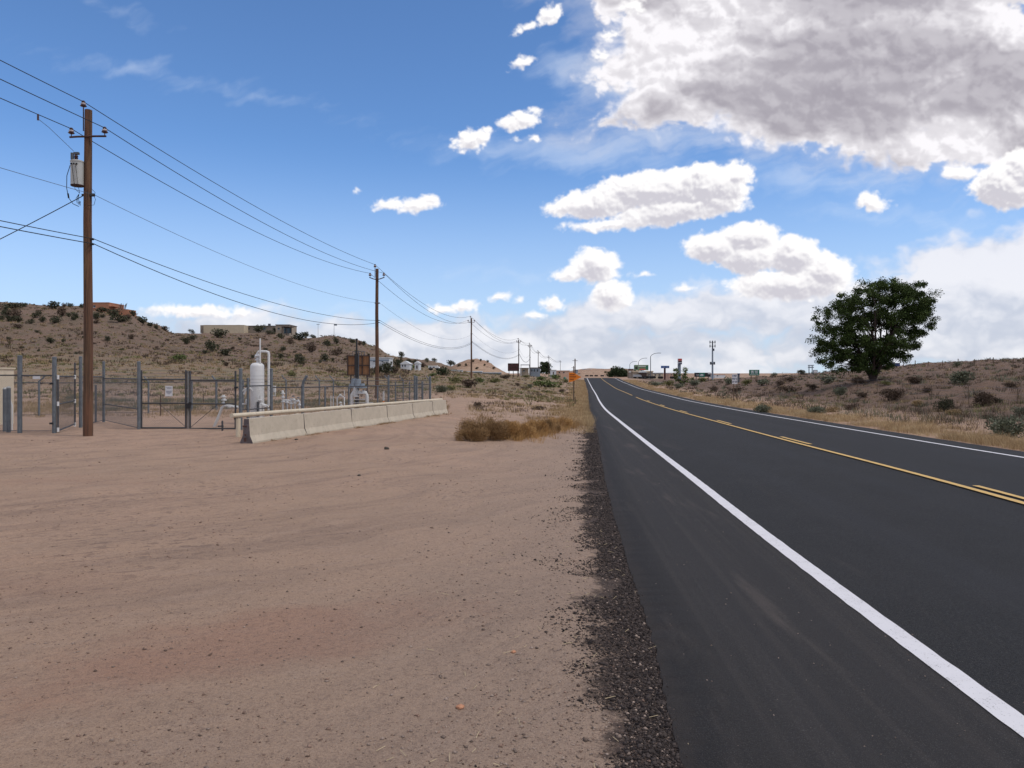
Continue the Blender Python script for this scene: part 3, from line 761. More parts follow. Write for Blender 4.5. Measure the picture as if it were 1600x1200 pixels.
# poles after the line that carry no wire we can follow
def plain_pole(u, Y, vt, r, label):
    x = place_x(u, Y); z0 = gz(x, Y); h = CH - (vt - HV) / F * Y - z0
    root = empty('utility_pole', (x, Y, z0), label, 'utility pole', 'utility poles in a line beside the road')
    MB().tube([(0, 0, -.3), (0, 0, h)], r, 10, True, r * .8).build('shaft', M['wood'], root, True)
    MB().box((0, 0, h - .6), (1.6, .1, .12)).build('crossarm', M['darkwood'], root)
plain_pole(898.5, 235, 560.5, .2, 'thick dark wooden utility pole rising behind the orange arrow sign')
plain_pole(896.3, 290, 572, .2, 'shorter wooden utility pole just left of the thick one behind the arrow sign')

def att(i, kind):
    q = pole_info[i]; p = q['p']
    if kind == 'top': return p + Vector((-q['rt'] - .03, 0, q['top']))
    if kind == 'armR': return p + arm_dir * .46 + Vector((0, 0, q['aw']))
    if kind == 'armL': return p - arm_dir * .46 + Vector((0, 0, q['aw']))
    if kind == 'neu': return p + Vector((q['rt'] + .1, -.03, q['zn']))
    if kind == 'c1': return p + Vector((q['rb'] + .06, -.05, q['zc1']))
    if kind == 'c2': return p + Vector((q['rb'] + .06, -.05, q['zc2']))
def wire(kind, sags, r, m_, label, nspan, name='overhead_wire', dz0=0.0):
    P0 = att(0, kind); back = P0 - line_dir * 32 + Vector((0, 0, dz0))
    pts = [back] + [att(i, kind) for i in range(nspan + 1)]
    path = []; rad = []
    for k in range(len(pts) - 1):
        a, b = pts[k], pts[k + 1]; L = (b - a).length; n = 26
        sg = sags[min(k, len(sags) - 1)]
        for j in range(n):
            t_ = j / n; p = a.lerp(b, t_); p.z -= 4 * sg * t_ * (1 - t_)
            path.append(p); rad.append(r * (1 + max(0, p.y - 40) / 140))
    path.append(pts[-1]); rad.append(rad[-1])
    o = MB().tube(path, rad, 5, True).build(name, m_)
    return tag(o, label, 'overhead wire', 'overhead wires strung along the utility poles')
wire('top', [.35, .38, 1.35, 1.6, .5, 1.2], .0105, M['cable'], 'highest black overhead wire, carried on the insulators at the pole tops', 7, dz0=0)
wire('armR', [.35, .55, 1.55, 1.7, .5, 1.2], .0105, M['cable'], 'second highest black overhead wire, on the right insulator of each bracket', 7)
wire('armL', [.35, .60, 1.55, 1.7, .5, 1.2], .0105, M['cable'], 'third black overhead wire down, on the left insulator of each bracket', 7)
wire('neu', [.5, .55, 1.5, 1.7], .0065, M['cable_grey'], 'thin grey overhead wire passing just below the transformer can', 4)
wire('c1', [.5, .55, 1.3, 1.6], .0105, M['cable'], 'upper of the two black telephone cables lowest on the poles', 4, 'telephone_cable')
wire('c2', [.5, .85, 1.3, 1.6], .0115, M['cable'], 'lower of the two black telephone cables, sagging beneath its twin', 4, 'telephone_cable')
p0 = att(0, 'neu') - Vector((.3, 0, .02))
o = MB().tube([p0.lerp(Vector((-28, 21.5, gz(-28, 21.5))), k / 20) - Vector((0, 0, .5 * 4 * (k / 20) * (1 - k / 20))) for k in range(21)], .011, 6).build('guy_wire', M['cable'])
tag(o, 'dark guy wire slanting down to the left from below the transformer can', 'guy wire')

# ================================================================== fenced gas yard
def lerp2(a, b, k): return (a[0] + (b[0] - a[0]) * k, a[1] + (b[1] - a[1]) * k)
def chainlink(mb, a, b, z0, z1, s=.068, r=.0016):
    """diamond mesh between plan points a and b, from z0 to z1"""
    L = math.hypot(b[0] - a[0], b[1] - a[1]); h = z1 - z0; ux, uy = (b[0] - a[0]) / L, (b[1] - a[1]) / L
    nx_, ny_ = -uy, ux
    n = int((L + h) / s)
    for sg in (0, 1):
        for i in range(n):
            q = i * s; s0, s1 = max(0, q - h), min(L, q)
            if s1 - s0 < .03: continue
            za, zb_ = (q - s0), (q - s1)
            if sg: s0, s1 = L - s0, L - s1
            o_ = .004 if sg else -.004
            vs = []
            for (ss_, zz) in ((s0, za), (s1, zb_)):
                px, py, pz = a[0] + ux * ss_ + nx_ * o_, a[1] + uy * ss_ + ny_ * o_, z0 + zz
                vs += [(px, py, pz + r * 1.4), (px + nx_ * r, py + ny_ * r, pz - r * .7), (px - nx_ * r, py - ny_ * r, pz - r * .7)]
            mb.add(vs, [(0, 1, 4, 3), (1, 2, 5, 4), (2, 0, 3, 5)])
def fence(path, h, label, posts, rails=('top', 'bottom'), arm=None, barb=True, post_r=.03, post_h=None, rail_r=.019, seed=0, midrail=None, mesh=True, skip=()):
    """path: plan points; posts: list of (x, y, r, top) ; one fence = posts, rails, mesh, barbed strands"""
    root = empty('chain_link_fence', (path[0][0], path[0][1], gz(*path[0])), label, 'fence')
    inv = Vector(root.location)
    def bld(mb, nm, m_, sm=False):
        mb.v = [(v[0] - inv.x, v[1] - inv.y, v[2] - inv.z) for v in mb.v]; return mb.build(nm, m_, root, sm)
    for (x, y, r, top) in posts:
        g = gz(x, y); p = MB().tube([(x, y, g - .1), (x, y, top)], r, 12)
        p.lathe((x, y, top), [(r * 1.12, 0), (r * 1.1, .012), (r * .5, .03)], 12)
        bld(p, 'post', M['galv'], True)
        if arm:
            aa = MB().tube([(x, y, top), (x + arm[0] * .5, y + arm[1] * .5, top + .10), (x + arm[0], y + arm[1], top + .24)], r * .8, 8)
            bld(aa, 'barb_arm', M['galv'], True)
    rl = MB(); cm = MB(); bw = MB()
    for k in range(len(path) - 1):
        a, b = path[k], path[k + 1]; g = (gz(*a) + gz(*b)) / 2
        if k in skip: continue
        rl.tube([(a[0], a[1], g + h), (b[0], b[1], g + h)], rail_r, 8)
        if 'bottom' in rails: rl.tube([(a[0], a[1], g + .06), (b[0], b[1], g + .06)], rail_r * .5, 6)
        if midrail: rl.tube([(a[0], a[1], g + midrail), (b[0], b[1], g + midrail)], rail_r * .85, 8)
        if mesh: chainlink(cm, a, b, g + .04, g + h)
        if barb:
            for q in range(3):
                dx, dy = (arm[0] * (q + 1) / 3, arm[1] * (q + 1) / 3) if arm else (0, 0)
                zz = h + (.08 * (q + 1) if arm else .10 * (q + 1))
                bw.tube([(a[0] + dx, a[1] + dy, g + zz), (b[0] + dx, b[1] + dy, g + zz)], .0035, 4)
    bld(rl, 'rail', M['galv_dark'], True)
    if cm.v: bld(cm, 'mesh', M['wire'])
    if bw.v: bld(bw, 'barbed_wire', M['wire'])
    return root
def xy(u, Y): return (place_x(u, Y), Y)
def top(v, Y): return CH - (v - HV) / F * Y
def bp(u, vb):                     # plan point from the base pixel of a post
    Y = 1.6 * F / (vb - HV); return xy(u, Y)
# left yard front: posts A, B then the walk-gate post C
A_ = bp(31, 677); B_ = bp(85, 677); C_ = bp(126, 668); D_ = bp(162, 658); E_ = bp(217, 671)
Lf = (A_[0] - 4.5, A_[1] - .3)
fence([Lf, A_, B_], 1.60, 'chain link fence with thick grey posts left of the open walk gate',
      [(Lf[0], Lf[1], .055, 2.15), (*A_, .060, top(557, A_[1])), (*B_, .056, top(559, B_[1]))], post_r=.05, barb=False)
fence([C_, D_], 1.58, 'short chain link fence panel behind the near wooden pole',
      [(*C_, .048, top(558, C_[1])), (*D_, .045, top(566, D_[1]))], barb=True)
fence([D_, E_], 1.52, 'chain link fence panel with a middle rail left of the double gate',
      [(*E_, .048, top(566, E_[1])), (D_[0] - .28, D_[1], .035, 1.25)], barb=True, midrail=.62)
# right front and the long side beside the barrier
G_ = bp(376, 672); H_ = xy(424, 24.2); I_ = xy(473, 24.6); J_ = xy(590, 28.9); K_ = xy(672, 35.2)
N1 = xy(607, 30.6); N2 = xy(648, 33.0)
fence([G_, H_], 1.30, 'chain link fence panel in front of the white tank',
      [(*G_, .052, top(577, G_[1])), (G_[0] + .13, G_[1] + .25, .04, top(592, G_[1])), (*H_, .048, top(577, H_[1]))], barb=True, midrail=.60)
fence([H_, I_, xy(545, 27.0), J_, N1, N2, K_], 1.24, 'long chain link fence running behind the concrete barrier',
      [(*I_, .05, 1.26), (*xy(508, 25.6), .028, 1.2), (*xy(545, 27.0), .03, 1.2), (*J_, .03, 1.2), (*N1, .04, 1.58), (*N2, .045, 1.58), (*xy(651, 33.2), .045, 1.55), (*K_, .05, 1.55)],
      arm=None, barb=True)
a_ = MB().tube([(I_[0], I_[1], 1.24), (I_[0] + .02, I_[1], 1.40), (I_[0] + .14, I_[1] - .02, 1.60)], .045, 8).build('barb_arm', M['galv'], None, True)
a_.parent = [o for o in COL.objects if o.name.startswith('chain_link_fence')][-1]; a_.matrix_parent_inverse = a_.parent.matrix_world.inverted()
a_.location = -Vector(a_.parent.location); a_.matrix_parent_inverse.identity()
# back of the yard
BK = [xy(61, 31), xy(232, 33), xy(300, 35), xy(380, 36), xy(447, 37.5), xy(499, 39), xy(521, 39.5), xy(560, 40), xy(607, 40.5), xy(672, 41)]
fence(BK, 1.33, 'far chain link fence closing the back of the gas yard',
      [(*q, .035, 1.36 + gz(*q)) for q in BK[1:]] + [(*xy(630, 40.8), .03, 1.35), (*xy(338, 35.5), .05, 1.36)], arm=(-.22, .05), barb=True)
fence([BK[0], (BK[0][0] - 6, 29)], 1.35, 'far chain link fence with an angled barb arm in the left yard', [(*BK[0], .04, 1.38)], arm=(.25, 0.02), barb=True)
fence([K_, BK[-1]], 1.26, 'short chain link fence return at the right end of the yard', [(*lerp2(K_, BK[-1], .5), .03, 1.26)], barb=False)
fence([xy(618, 36), xy(660, 36.6)], 1.05, 'low inner chain link fence near the right end of the yard', [(*xy(618, 36), .03, 1.3), (*xy(640, 36.4), .03, 1.3), (*xy(660, 36.6), .05, 1.3)], barb=False, midrail=.55)

def gate(a, b, z0, z1, label, brace, name='double_gate_leaf', r=.024, mid=True, ext=0.0, hinge_post=None):
    root = empty(name, (a[0], a[1], z0 - .05), label, 'gate'); iv = Vector(root.location)
    def bld(mb, nm, m_, sm=False):
        mb.v = [(v[0] - iv.x, v[1] - iv.y, v[2] - iv.z) for v in mb.v]; return mb.build(nm, m_, root, sm)
    fr = MB()
    fr.tube([(*a, z0 - .02), (*a, z1 + ext)], r * 1.2, 10); fr.tube([(*b, z0 - .02), (*b, z1 + ext)], r * 1.2, 10)
    fr.tube([(*a, z0), (*b, z0)], r, 10); fr.tube([(*a, z1), (*b, z1)], r, 10)
    bld(fr, 'frame', M['galv_dark'], True)
    zm = z0 + (z1 - z0) * .51
    if mid: bld(MB().tube([(*a, zm), (*b, zm)], r * .9, 8), 'middle_rail', M['galv_dark'], True)
    if brace:
        c0, c1 = (a, b) if brace > 0 else (b, a)
        bld(MB().tube([(*c0, z0 + .02), (*lerp2(c0, c1, .62), zm)], .008, 5), 'brace_rod', M['galv_dark'])
    cm = MB(); chainlink(cm, a, b, z0 + .01, z1); bld(cm, 'mesh', M['wire'])
    hg = MB()
    for zz in (z0 + .30, z1 - .22): hg.box((a[0] - .03 if brace <= 0 else b[0] + .03, a[1] - .03, zz), (.10, .09, .05))
    hg.v = [(v[0] - iv.x, v[1] - iv.y, v[2] - iv.z) for v in hg.v]; build_each(hg, 'hinge', M['dark'], root)
    if ext:
        bw = MB()
        for q in range(3): bw.tube([(*a, z1 + .09 * (q + 1)), (*b, z1 + .09 * (q + 1))], .0035, 4)
        bld(bw, 'barbed_wire', M['wire'])
    return root
Yg = 23.0
ga0, ga1 = xy(221, Yg), xy(290.5, Yg); gb0, gb1 = xy(297, Yg), xy(368, Yg)
zt, zb = top(593, Yg), top(668.5, Yg)
gate(ga0, ga1, zb, zt, 'left leaf of the chain link double gate, carrying the white notice', -1, ext=.28)
gate(gb0, gb1, zb - .02, zt - .02, 'right leaf of the chain link double gate, beside the white goose-neck pipe', 1, ext=.28)
o = MB().tube([(*xy(293.8, Yg - .02), top(679, Yg)), (*xy(293.8, Yg - .02), top(580, Yg))], .022, 8).build('gate_drop_rod', M['galv'], None, True)
tag(o, 'grey drop rod standing between the two gate leaves', 'drop rod')
o = MB().box((*xy(293.8, Yg - .06), top(634, Yg)), (.13, .06, .16)).box((*xy(297, Yg - .07), top(630, Yg)), (.06, .05, .07)).build('gate_latch', M['dark'])
tag(o, 'black padlocked latch where the two gate leaves meet', 'latch')
o = MB().tube([(*xy(347.5, 22.2), 0), (*xy(347.5, 22.2), .30)], .028, 8).box((*xy(345, 22.2), .14), (.16, .04, .04)).build('gate_stop_post', M['galv_dark'])
tag(o, 'stubby dark gate stop post in the dirt below the right gate leaf', 'stop post')
# notice on the gate: illegible lines of type on white
nt = empty('notice_sign', (*xy(264, Yg - .05), top(611, Yg)), 'small white notice with faint print on the left gate leaf', 'sign')
MB().box((0, 0, 0), (.215, .008, .31)).build('sign_plate', M['signwhite'], nt)
ln = MB()
for k, (w_, z_) in enumerate(((.15, .11), (.12, .075), (.16, 0.0), (.15, -.025), (.14, -.05), (.08, -.08))):
    x0 = -w_ / 2
    while x0 < w_ / 2:
        q = random.uniform(.012, .03); ln.box((x0 + q / 2, -.006, z_), (q, .002, .012)); x0 += q + .008
ln.build('print', M['navy'], nt)
# open walk gate between B and C
w0, w1 = (B_[0] + .10, B_[1]), (C_[0] - .12, C_[1] - .1)
root = empty('walk_gate', (w0[0], w0[1], 0), 'narrow walk gate frame standing ajar between two thick grey posts', 'gate'); iv = Vector(root.location)
fr = MB()
def lp(p, z): return (p[0] - iv.x, p[1] - iv.y, z)
fr.tube([lp(w0, .07), lp(w0, 1.60)], .026, 8); fr.tube([lp(w1, .10), lp(w1, 2.0)], .026, 8)
fr.tube([lp(w0, .07), lp(w1, .12)], .022, 8); fr.tube([lp(w0, 1.58), lp(w1, 1.58)], .018, 8)
fr.build('frame', M['galv_dark'], root, True)
MB().tube([lp(w0, .80), lp(w1, .84)], .018, 8).build('middle_rail', M['galv_dark'], root, True)
el = MB()
for p_ in (w0, w1):
    for z_ in (.10, .82, 1.56): el.tube([lp(p_, z_ - .06), lp(p_, z_ + .06)], .032, 8)
build_each(el, 'corner_fitting', M['white'], root, True)
hg = MB()
for z_ in (.28, 1.38): hg.box((-.13, -.10, z_), (.07, .06, .05))
build_each(hg, 'hinge', M['dark'], root)
cm = MB(); chainlink(cm, w0, w1, .10, 1.58); cm.v = [(a - iv.x, b - iv.y, c) for a, b, c in cm.v]; cm.build('mesh', M['wire'], root)
# small plate on the rail, bent pipe on the ground
pl = empty('rail_sign', (*xy(57, 21.0), top(590, 21.0)), 'blank white plate hung on the top rail between the two leftmost thick posts', 'sign')
MB().box((0, 0, 0), (.20, .01, .075)).build('sign_plate', M['signwhite'], pl)
MB().tube([(-.07, 0.01, .03), (-.07, 0.03, .06)], .006, 5).tube([(.07, 0.01, .03), (.07, 0.03, .06)], .006, 5).build('wire_tie', M['wire'], pl)
# bluish bollards at the far left
for uu, vt_, vb_, r_, lb in ((8, 608, 671, .06, 'blue grey steel bollard at the left edge of the photo'), (13.5, 607, 672, .055, 'blue grey steel bollard with a tilted cap just right of its twin')):
    Y = 22.0 if uu < 10 else 21.6; x = place_x(uu, Y)
    rt_ = empty('bollard', (x, Y, gz(x, Y)), lb, 'bollard')
    MB().tube([(0, 0, 0), (0, 0, top(vt_, Y))], r_, 14).build('post', M['galv'], rt_, True)
    MB().lathe((0.0, 0, top(vt_, Y)), [(r_ * 1.05, 0), (r_ * .9, .03), (r_ * .3, .05)], 14).build('cap', M['xfmr'], rt_, True)
o = MB().tube([(*xy(19, 22.5), 0), (*xy(19, 22.5), .72), (*xy(15, 22.5), .95), (*xy(17, 22.5), 1.05)], .02, 8).build('vent_pipe', M['white'], None, True)
tag(o, 'thin pale vent pipe beside the two blue grey bollards', 'pipe')
rt_ = empty('cream_cabinet', (*xy(-9, 25.5), gz(*xy(-9, 25.5))), 'cream coloured cabinet behind the mesh at the left edge', 'cabinet')
MB().box((0, 0, .92), (.85, .7, 1.84)).build('body', M['cream'], rt_)
MB().box((0, 0, 1.86), (.92, .78, .05)).build('lid', M['cream'], rt_)
MB().box((0.1, -.36, .95), (.6, .012, 1.6)).build('door', M['cream'], rt_)
# short steel marker rods inside the yard
for uu, vt_, vb_, lb in ((251, 617, 650, 'rusty marker rod standing in the yard behind the left gate leaf'), (318, 616, 632, 'rusty marker rod standing in the yard behind the right gate leaf')):
    x, Y, z = hit(uu, vb_); o = MB().tube([(x, Y, z - .1), (x, Y, top(vt_, Y))], .02, 6).build('marker_rod', M['rust']); tag(o, lb, 'marker rod')

# ---- concrete barrier: painted segments in a line, and the pipe rail behind
def jersey(s0, s1, first):
    P0 = Vector((-6.05, 17.9, 0)); d = Vector((.212, .978, 0)).normalized(); nrm = Vector((d.y, -d.x, 0))   # towards the road
    prof = [(-.165, -.06), (.165, -.06), (.165, .05), (.095, .20), (.062, .59), (-.062, .59), (-.095, .20), (-.165, .05)]
    g0 = .018; n = max(2, int((s1 - s0) / .25)); vs = []; k = len(prof)
    for i in range(n + 1):
        s = s0 + g0 + (s1 - s0 - 2 * g0) * i / n; c = P0 + d * s - nrm * .165
        for (a, z) in prof:
            jz = random.uniform(-.006, .006); vs.append(c + nrm * (a + jz * .8) + Vector((0, 0, z - .045 * s / 16 + jz)) - P0 - d * s0)
    fs = []
    for i in range(n):
        for q in range(k): fs.append((i * k + q, (i + 1) * k + q, (i + 1) * k + (q + 1) % k, i * k + (q + 1) % k))
    return P0 + d * s0, vs, fs, k, n
brk = [0, 2.7, 5.75, 8.7, 11.3, 13.7, 15.6]
names = ['nearest cream concrete barrier segment with a dark stained end face', 'second cream concrete barrier segment from the near end', 'third cream concrete barrier segment from the near end',
         'third cream concrete barrier segment counted from the far end', 'farthest but one cream concrete barrier segment', 'farthest cream concrete barrier segment by the dirt track']
for k_ in range(len(brk) - 1):
    loc, vs, fs, kk, n = jersey(brk[k_], brk[k_ + 1], k_ == 0)
    r_ = empty('concrete_barrier', loc, names[k_], 'concrete barrier', 'concrete barrier segments end to end')
    o = MB().add(vs, fs + [tuple((n * kk) + q for q in range(kk))]).build('barrier_body', M['concrete'], r_)
    MB().add(vs[:kk], [tuple(range(kk - 1, -1, -1))]).build('end_face', M['conc_dark'], r_)
    if k_ == 0:
        q = MB().box((-.17, -.02, .42), (.09, .04, .04)).box((-.16, -.02, .22), (.03, .04, .05)).box((-.16, -.03, .11), (.05, .04, .09))
        q.build('lifting_hook', M['rust'], r_)
pr0, pr1 = Vector((-7.12, 19.5, .575)), Vector((-3.18, 34.7, .53))
rt_ = empty('pipe_rail', (pr0.x, pr0.y, 0), 'cream painted pipe guard rail running just behind the concrete barrier', 'guard rail')
dd = pr1 - pr0
MB().tube([Vector((0, 0, pr0.z)) + dd * (k / 12) + Vector((0, 0, random.uniform(-.008, .008))) for k in range(13)], .058, 14).build('rail_pipe', M['cream'], rt_, True)
for k in (.018, .2, .38, .56, .74, .96):
    MB().tube([(dd.x * k, dd.y * k, -.2), (dd.x * k, dd.y * k, .5)], .06, 12).build('post', M['cream'], rt_, True)

# ---- white tank and pipework
Yt = 25.6; xt = place_x(402, Yt)
rt_ = empty('white_tank', (xt, Yt, 0), 'tall white upright tank with piping looped over its domed top', 'tank')
ztt = top(568, Yt); r_ = .224
MB().lathe((0, 0, 0), [(r_, .12), (r_, ztt - .11), (r_ * .97, ztt - .06), (r_ * .85, ztt - .02), (r_ * .6, ztt + .015), (.05, ztt + .03)], 40).build('tank_body', M['white'], rt_, True)
MB().lathe((0, 0, 0), [(.2, -.05), (.2, .13)], 24).build('skirt', M['white'], rt_, True)
pp = MB(); xl = place_x(402, Yt)
def q(u, v, dy=0.0): return (place_x(u, Yt) - xt, dy, top(v, Yt))
pp.tube([q(402.5, 567), q(402.5, 559), q(402.5, 552.0), q(404, 549.6), q(408, 549.3), q(416, 549.3), q(419.5, 550.5), q(420, 554), q(420, 600), q(420, 634)], .042, 12)
pp.build('overflow_pipe', M['white'], rt_, True)
MB().tube([q(408, 568, -.1), q(408, 529, -.1)], .026, 10).build('vent_stack', M['white'], rt_, True)
fl = MB()
fl.lathe(q(402.5, 563.5), [(.045, 0), (.085, .01), (.085, .05), (.045, .055)], 14); fl.lathe(q(402.5, 558), [(.05, 0), (.10, .03), (.055, .11)], 14); fl.tube([q(398.5, 557.5), q(405, 557.5)], .05, 10)
fl.build('top_valve', M['white'], rt_, True)
vv = MB()
vv.tube([q(409, 650, -.3), q(410.5, 640, -.3), q(411, 618, -.28)], .03, 10); vv.lathe(q(411, 627, -.28), [(.04, 0), (.07, .02), (.07, .06), (.04, .08)], 12)
vv.tube([q(406, 628, -.3), q(420, 634, -.1), q(421, 641, -.1)], .035, 10); vv.lathe(q(415, 636, -.2), [(.05, 0), (.09, .02), (.09, .08), (.05, .1)], 12)
vv.tube([q(411, 632, -.3), q(411, 652, -.3)], .05, 10)
vv.build('drain_valve', M['white'], rt_, True)
MB().tube([q(408, 627, -.33), q(408, 650, -.33)], .04, 8).build('valve_shadow_strip', M['galv_dark'], rt_, True)  # dark tube standing in for the shadow left of the drain valve
sd_ = MB()
for (a, b) in (((380, 612), (390, 606)), ((390, 606), (395, 607)), ((395, 607), (398, 611)), ((388, 608), (384, 616))): sd_.tube([q(*a, -.2), q(*b, -.2)], .026, 8)
sd_.tube([q(379, 631, -.2), q(390, 631, -.2), q(390, 622, -.2)], .03, 8); sd_.lathe(q(389, 630, -.2), [(.03, 0), (.055, .02), (.055, .12), (.02, .15)], 10)
sd_.build('side_pipe', M['white'], rt_, True)

def pipe_thing(name, label, cat, parts, Y, u0):
    x0 = place_x(u0, Y); r0 = empty(name, (x0, Y, gz(x0, Y)), label, cat); g0 = gz(x0, Y)
    for nm, m_, segs in parts:
        mb = MB()
        for sg in segs:
            kind, pts, rr = sg
            P_ = [(place_x(p[0], Y) - x0, (p[2] if len(p) > 2 else 0), top(p[1], Y) - g0) for p in pts]
            if kind == 't': mb.tube(P_, rr, 10)
            elif kind == 'f':
                for p in P_: mb.lathe((p[0], p[1], p[2] - rr * .5), [(rr * .55, 0), (rr, rr * .1), (rr, rr * .45), (rr * .55, rr * .5), (rr * .5, rr)], 12)
        if nm in ('valves', 'valve', 'gauge'): build_each(mb, nm.rstrip('s'), m_, r0, True)
        else: mb.build(nm, m_, r0, True)
    return r0
pipe_thing('goose_neck_pipe', 'white bent pipe sloping down to the left behind the right gate leaf', 'pipe',
  [('pipe', M['white'], [('t', [(334, 669), (341, 652), (347, 637), (351, 634), (358, 634), (372, 636)], .042)]),
   ('valve', M['white'], [('t', [(349.5, 634), (349.5, 617)], .03), ('f', [(349, 630), (350, 624), (349, 619)], .085), ('f', [(359, 635), (365, 635)], .075)])], 24.2, 345)
pipe_thing('relief_valve', 'white capped relief valve on a short stem beside the thick post right of the tank', 'valve',
  [('stem', M['white'], [('t', [(421, 618), (430, 618), (430, 612)], .022)]), ('cap', M['white'], [('t', [(429, 613), (429, 603)], .05)])], 24.6, 429)
# meter set
segs = [('t', [(442, 646), (442, 612)], .03), ('t', [(441, 625), (455, 626), (468, 627)], .028), ('t', [(443, 644), (468, 641)], .03), ('t', [(468, 643), (468, 627)], .03), ('t', [(449, 644), (449, 628)], .022), ('t', [(455, 643), (455, 622)], .026), ('t', [(461, 642), (461, 627)], .022)]
pipe_thing('gas_meter_set', 'cluster of small white valves and pipes behind the barrier right of the tank', 'pipework',
  [('pipes', M['white'], segs), ('valves', M['white'], [('f', [(442, 614), (442, 620), (443, 627), (449, 628), (455, 630), (461, 629), (459, 624), (466, 626), (468, 632)], .075), ('t', [(441, 610), (443, 616)], .035)]),
   ('gauge', M['galv'], [('f', [(458, 619), (466, 621)], .05)])], 26.3, 455)
pipe_thing('small_pipe_stand', 'thin white pipe stands left of the big regulator pipes', 'pipework',
  [('pipes', M['white'], [('t', [(517, 641), (517, 618)], .014), ('t', [(520.5, 641), (520.5, 619)], .014), ('t', [(527, 641), (527, 622), (529, 619.5), (534, 619), (538, 621), (538, 641)], .024), ('t', [(528, 637), (538, 637)], .02)]),
   ('valves', M['white'], [('f', [(532, 617), (532, 629), (533, 633)], .07), ('t', [(538, 619), (538, 610)], .016)])], 28.6, 528)
pipe_thing('regulator_station', 'big white arched regulator pipes under a silver hood', 'pipework',
  [('left_riser', M['white'], [('t', [(550, 640), (550, 616), (553, 612), (559, 611)], .065)]),
   ('right_riser', M['white'], [('t', [(574, 637), (573.5, 618), (571, 613), (566, 612)], .065)]),
   ('cross_pipe', M['white'], [('t', [(549, 624), (573, 624)], .022), ('t', [(545, 629.5), (583, 629.5)], .016), ('t', [(556, 614), (570, 614)], .04)]),
   ('regulator', M['white'], [('f', [(557, 618), (562, 613), (568, 613)], .13), ('t', [(555, 620), (555, 604)], .09)]),
   ('hood', M['bluegrey'], [('t', [(551, 606), (552, 600), (553, 592), (553, 591.5)], .10), ('t', [(559, 606), (559, 592)], .13), ('t', [(546, 607), (548, 600)], .05), ('f', [(566, 603)], .2)])], 31.0, 560)
# black stack
x, Y = xy(557.3, 33.5)
rt_ = empty('black_stack', (x, Y, 0), 'tall thin black stack pipe in front of the plywood board', 'stack pipe')
MB().tube([(0, 0, 0), (0, 0, top(553, Y))], .075, 12).build('lower_tube', M['dark'], rt_, True)
MB().tube([(0, 0, top(553, Y)), (0, 0, top(531, Y))], .038, 10).build('upper_tube', M['dark'], rt_, True)
MB().lathe((0, 0, top(531, Y)), [(.05, 0), (.06, .03), (.03, .06)], 10).build('cap', M['dark'], rt_, True)
MB().tube([(.09, -.03, 0), (.09, -.03, top(548, Y))], .02, 8).build('grey_conduit', M['cable_grey'], rt_, True)
# white marker with orange lettering (capped)
x, Y = xy(599.3, 33)
rt_ = empty('pipeline_marker', (x, Y, 0), 'short white marker post just right of the second utility pole', 'marker post')
MB().tube([(0, 0, 0), (0, 0, top(611.5, Y))], .04, 10).build('post', M['white'], rt_, True)
MB().tube([(0, 0, .42), (0, 0, .52)], .042, 10).build('band', M['orange'], rt_, True)
# plywood-backed board seen from behind
Yb = 52.0; xb = place_x(560.5, Yb); zg = gz(xb, Yb)
rt_ = empty('billboard', (xb, Yb, zg), 'plywood backed board with a grey catwalk on top behind the fenced yard', 'billboard')
W_ = (577 - 543) / F * Yb; z1_, z0_ = top(556, Yb) - zg, top(586, Yb) - zg
pn = MB(); nC = 3
for k in range(nC):
    for j in range(2):
        w_ = W_ / nC - .05; h_ = (z1_ - z0_) / 2 - .05
        pn.box((-W_ / 2 + (k + .5) * W_ / nC, 0, z0_ + (j + .5) * (z1_ - z0_) / 2), (w_, .03, h_))
build_each(pn, 'plywood_panel', M['plywood'], rt_)
fr = MB()
for k in range(nC + 1): fr.box((-W_ / 2 + k * W_ / nC, -.05, (z0_ + z1_) / 2), (.07, .06, z1_ - z0_ + .08))
for k in range(3): fr.box((0, -.082, z0_ + k * (z1_ - z0_) / 2), (W_ + .1, .06, .07))
fr.build('timber_frame', M['darkwood'], rt_)
for k in (-1, 1): MB().tube([(k * W_ * .38, .12, -.2), (k * W_ * .38, .12, z0_ + .4)], .05, 8).build('leg', M['darkwood'], rt_)
tp = MB().box((0, .1, z1_ + .28), (W_ * .55, .5, .03))
for k in range(5): tp.box((-W_ * .27 + k * W_ * .135, -.1, z1_ + .15), (.03, .03, .26))
tp.build('catwalk', M['cable_grey'], rt_)
MB().tube([(-W_ * .62, 2.2, -.2), (-W_ * .15, .1, z1_ - .3)], .03, 6).build('stay_brace', M['rust'], rt_)

# ================================================================== vegetation
def leaf_mat(name, lo, hi, rough=.75, trans=0.0):
    m, t, b = new_mat(name)
    tn = t.attr('tint')[2]
    oi = t.n.new('ShaderNodeObjectInfo')
    c = t.mix(tn, lo, hi)
    c = t.mix(t.m('MULTIPLY', oi.outputs['Random'], .35), c, tuple((a + b_) * .38 for a, b_ in zip(lo, hi)))
    t.l.new(c, b.inputs['Base Color']); b.inputs['Roughness'].default_value = rough; b.inputs['Specular IOR Level'].default_value = .2
    if trans:
        b.inputs['Transmission Weight'].default_value = 0.0
        tr = t.n.new('ShaderNodeBsdfTranslucent'); mx = t.n.new('ShaderNodeMixShader'); mx.inputs[0].default_value = trans
        t.l.new(c, tr.inputs[0]); t.l.new(b.outputs[0], mx.inputs[1]); t.l.new(tr.outputs[0], mx.inputs[2])
        o = [n for n in t.n if n.type == 'OUTPUT_MATERIAL'][0]; t.l.new(mx.outputs[0], o.inputs[0])
    return m
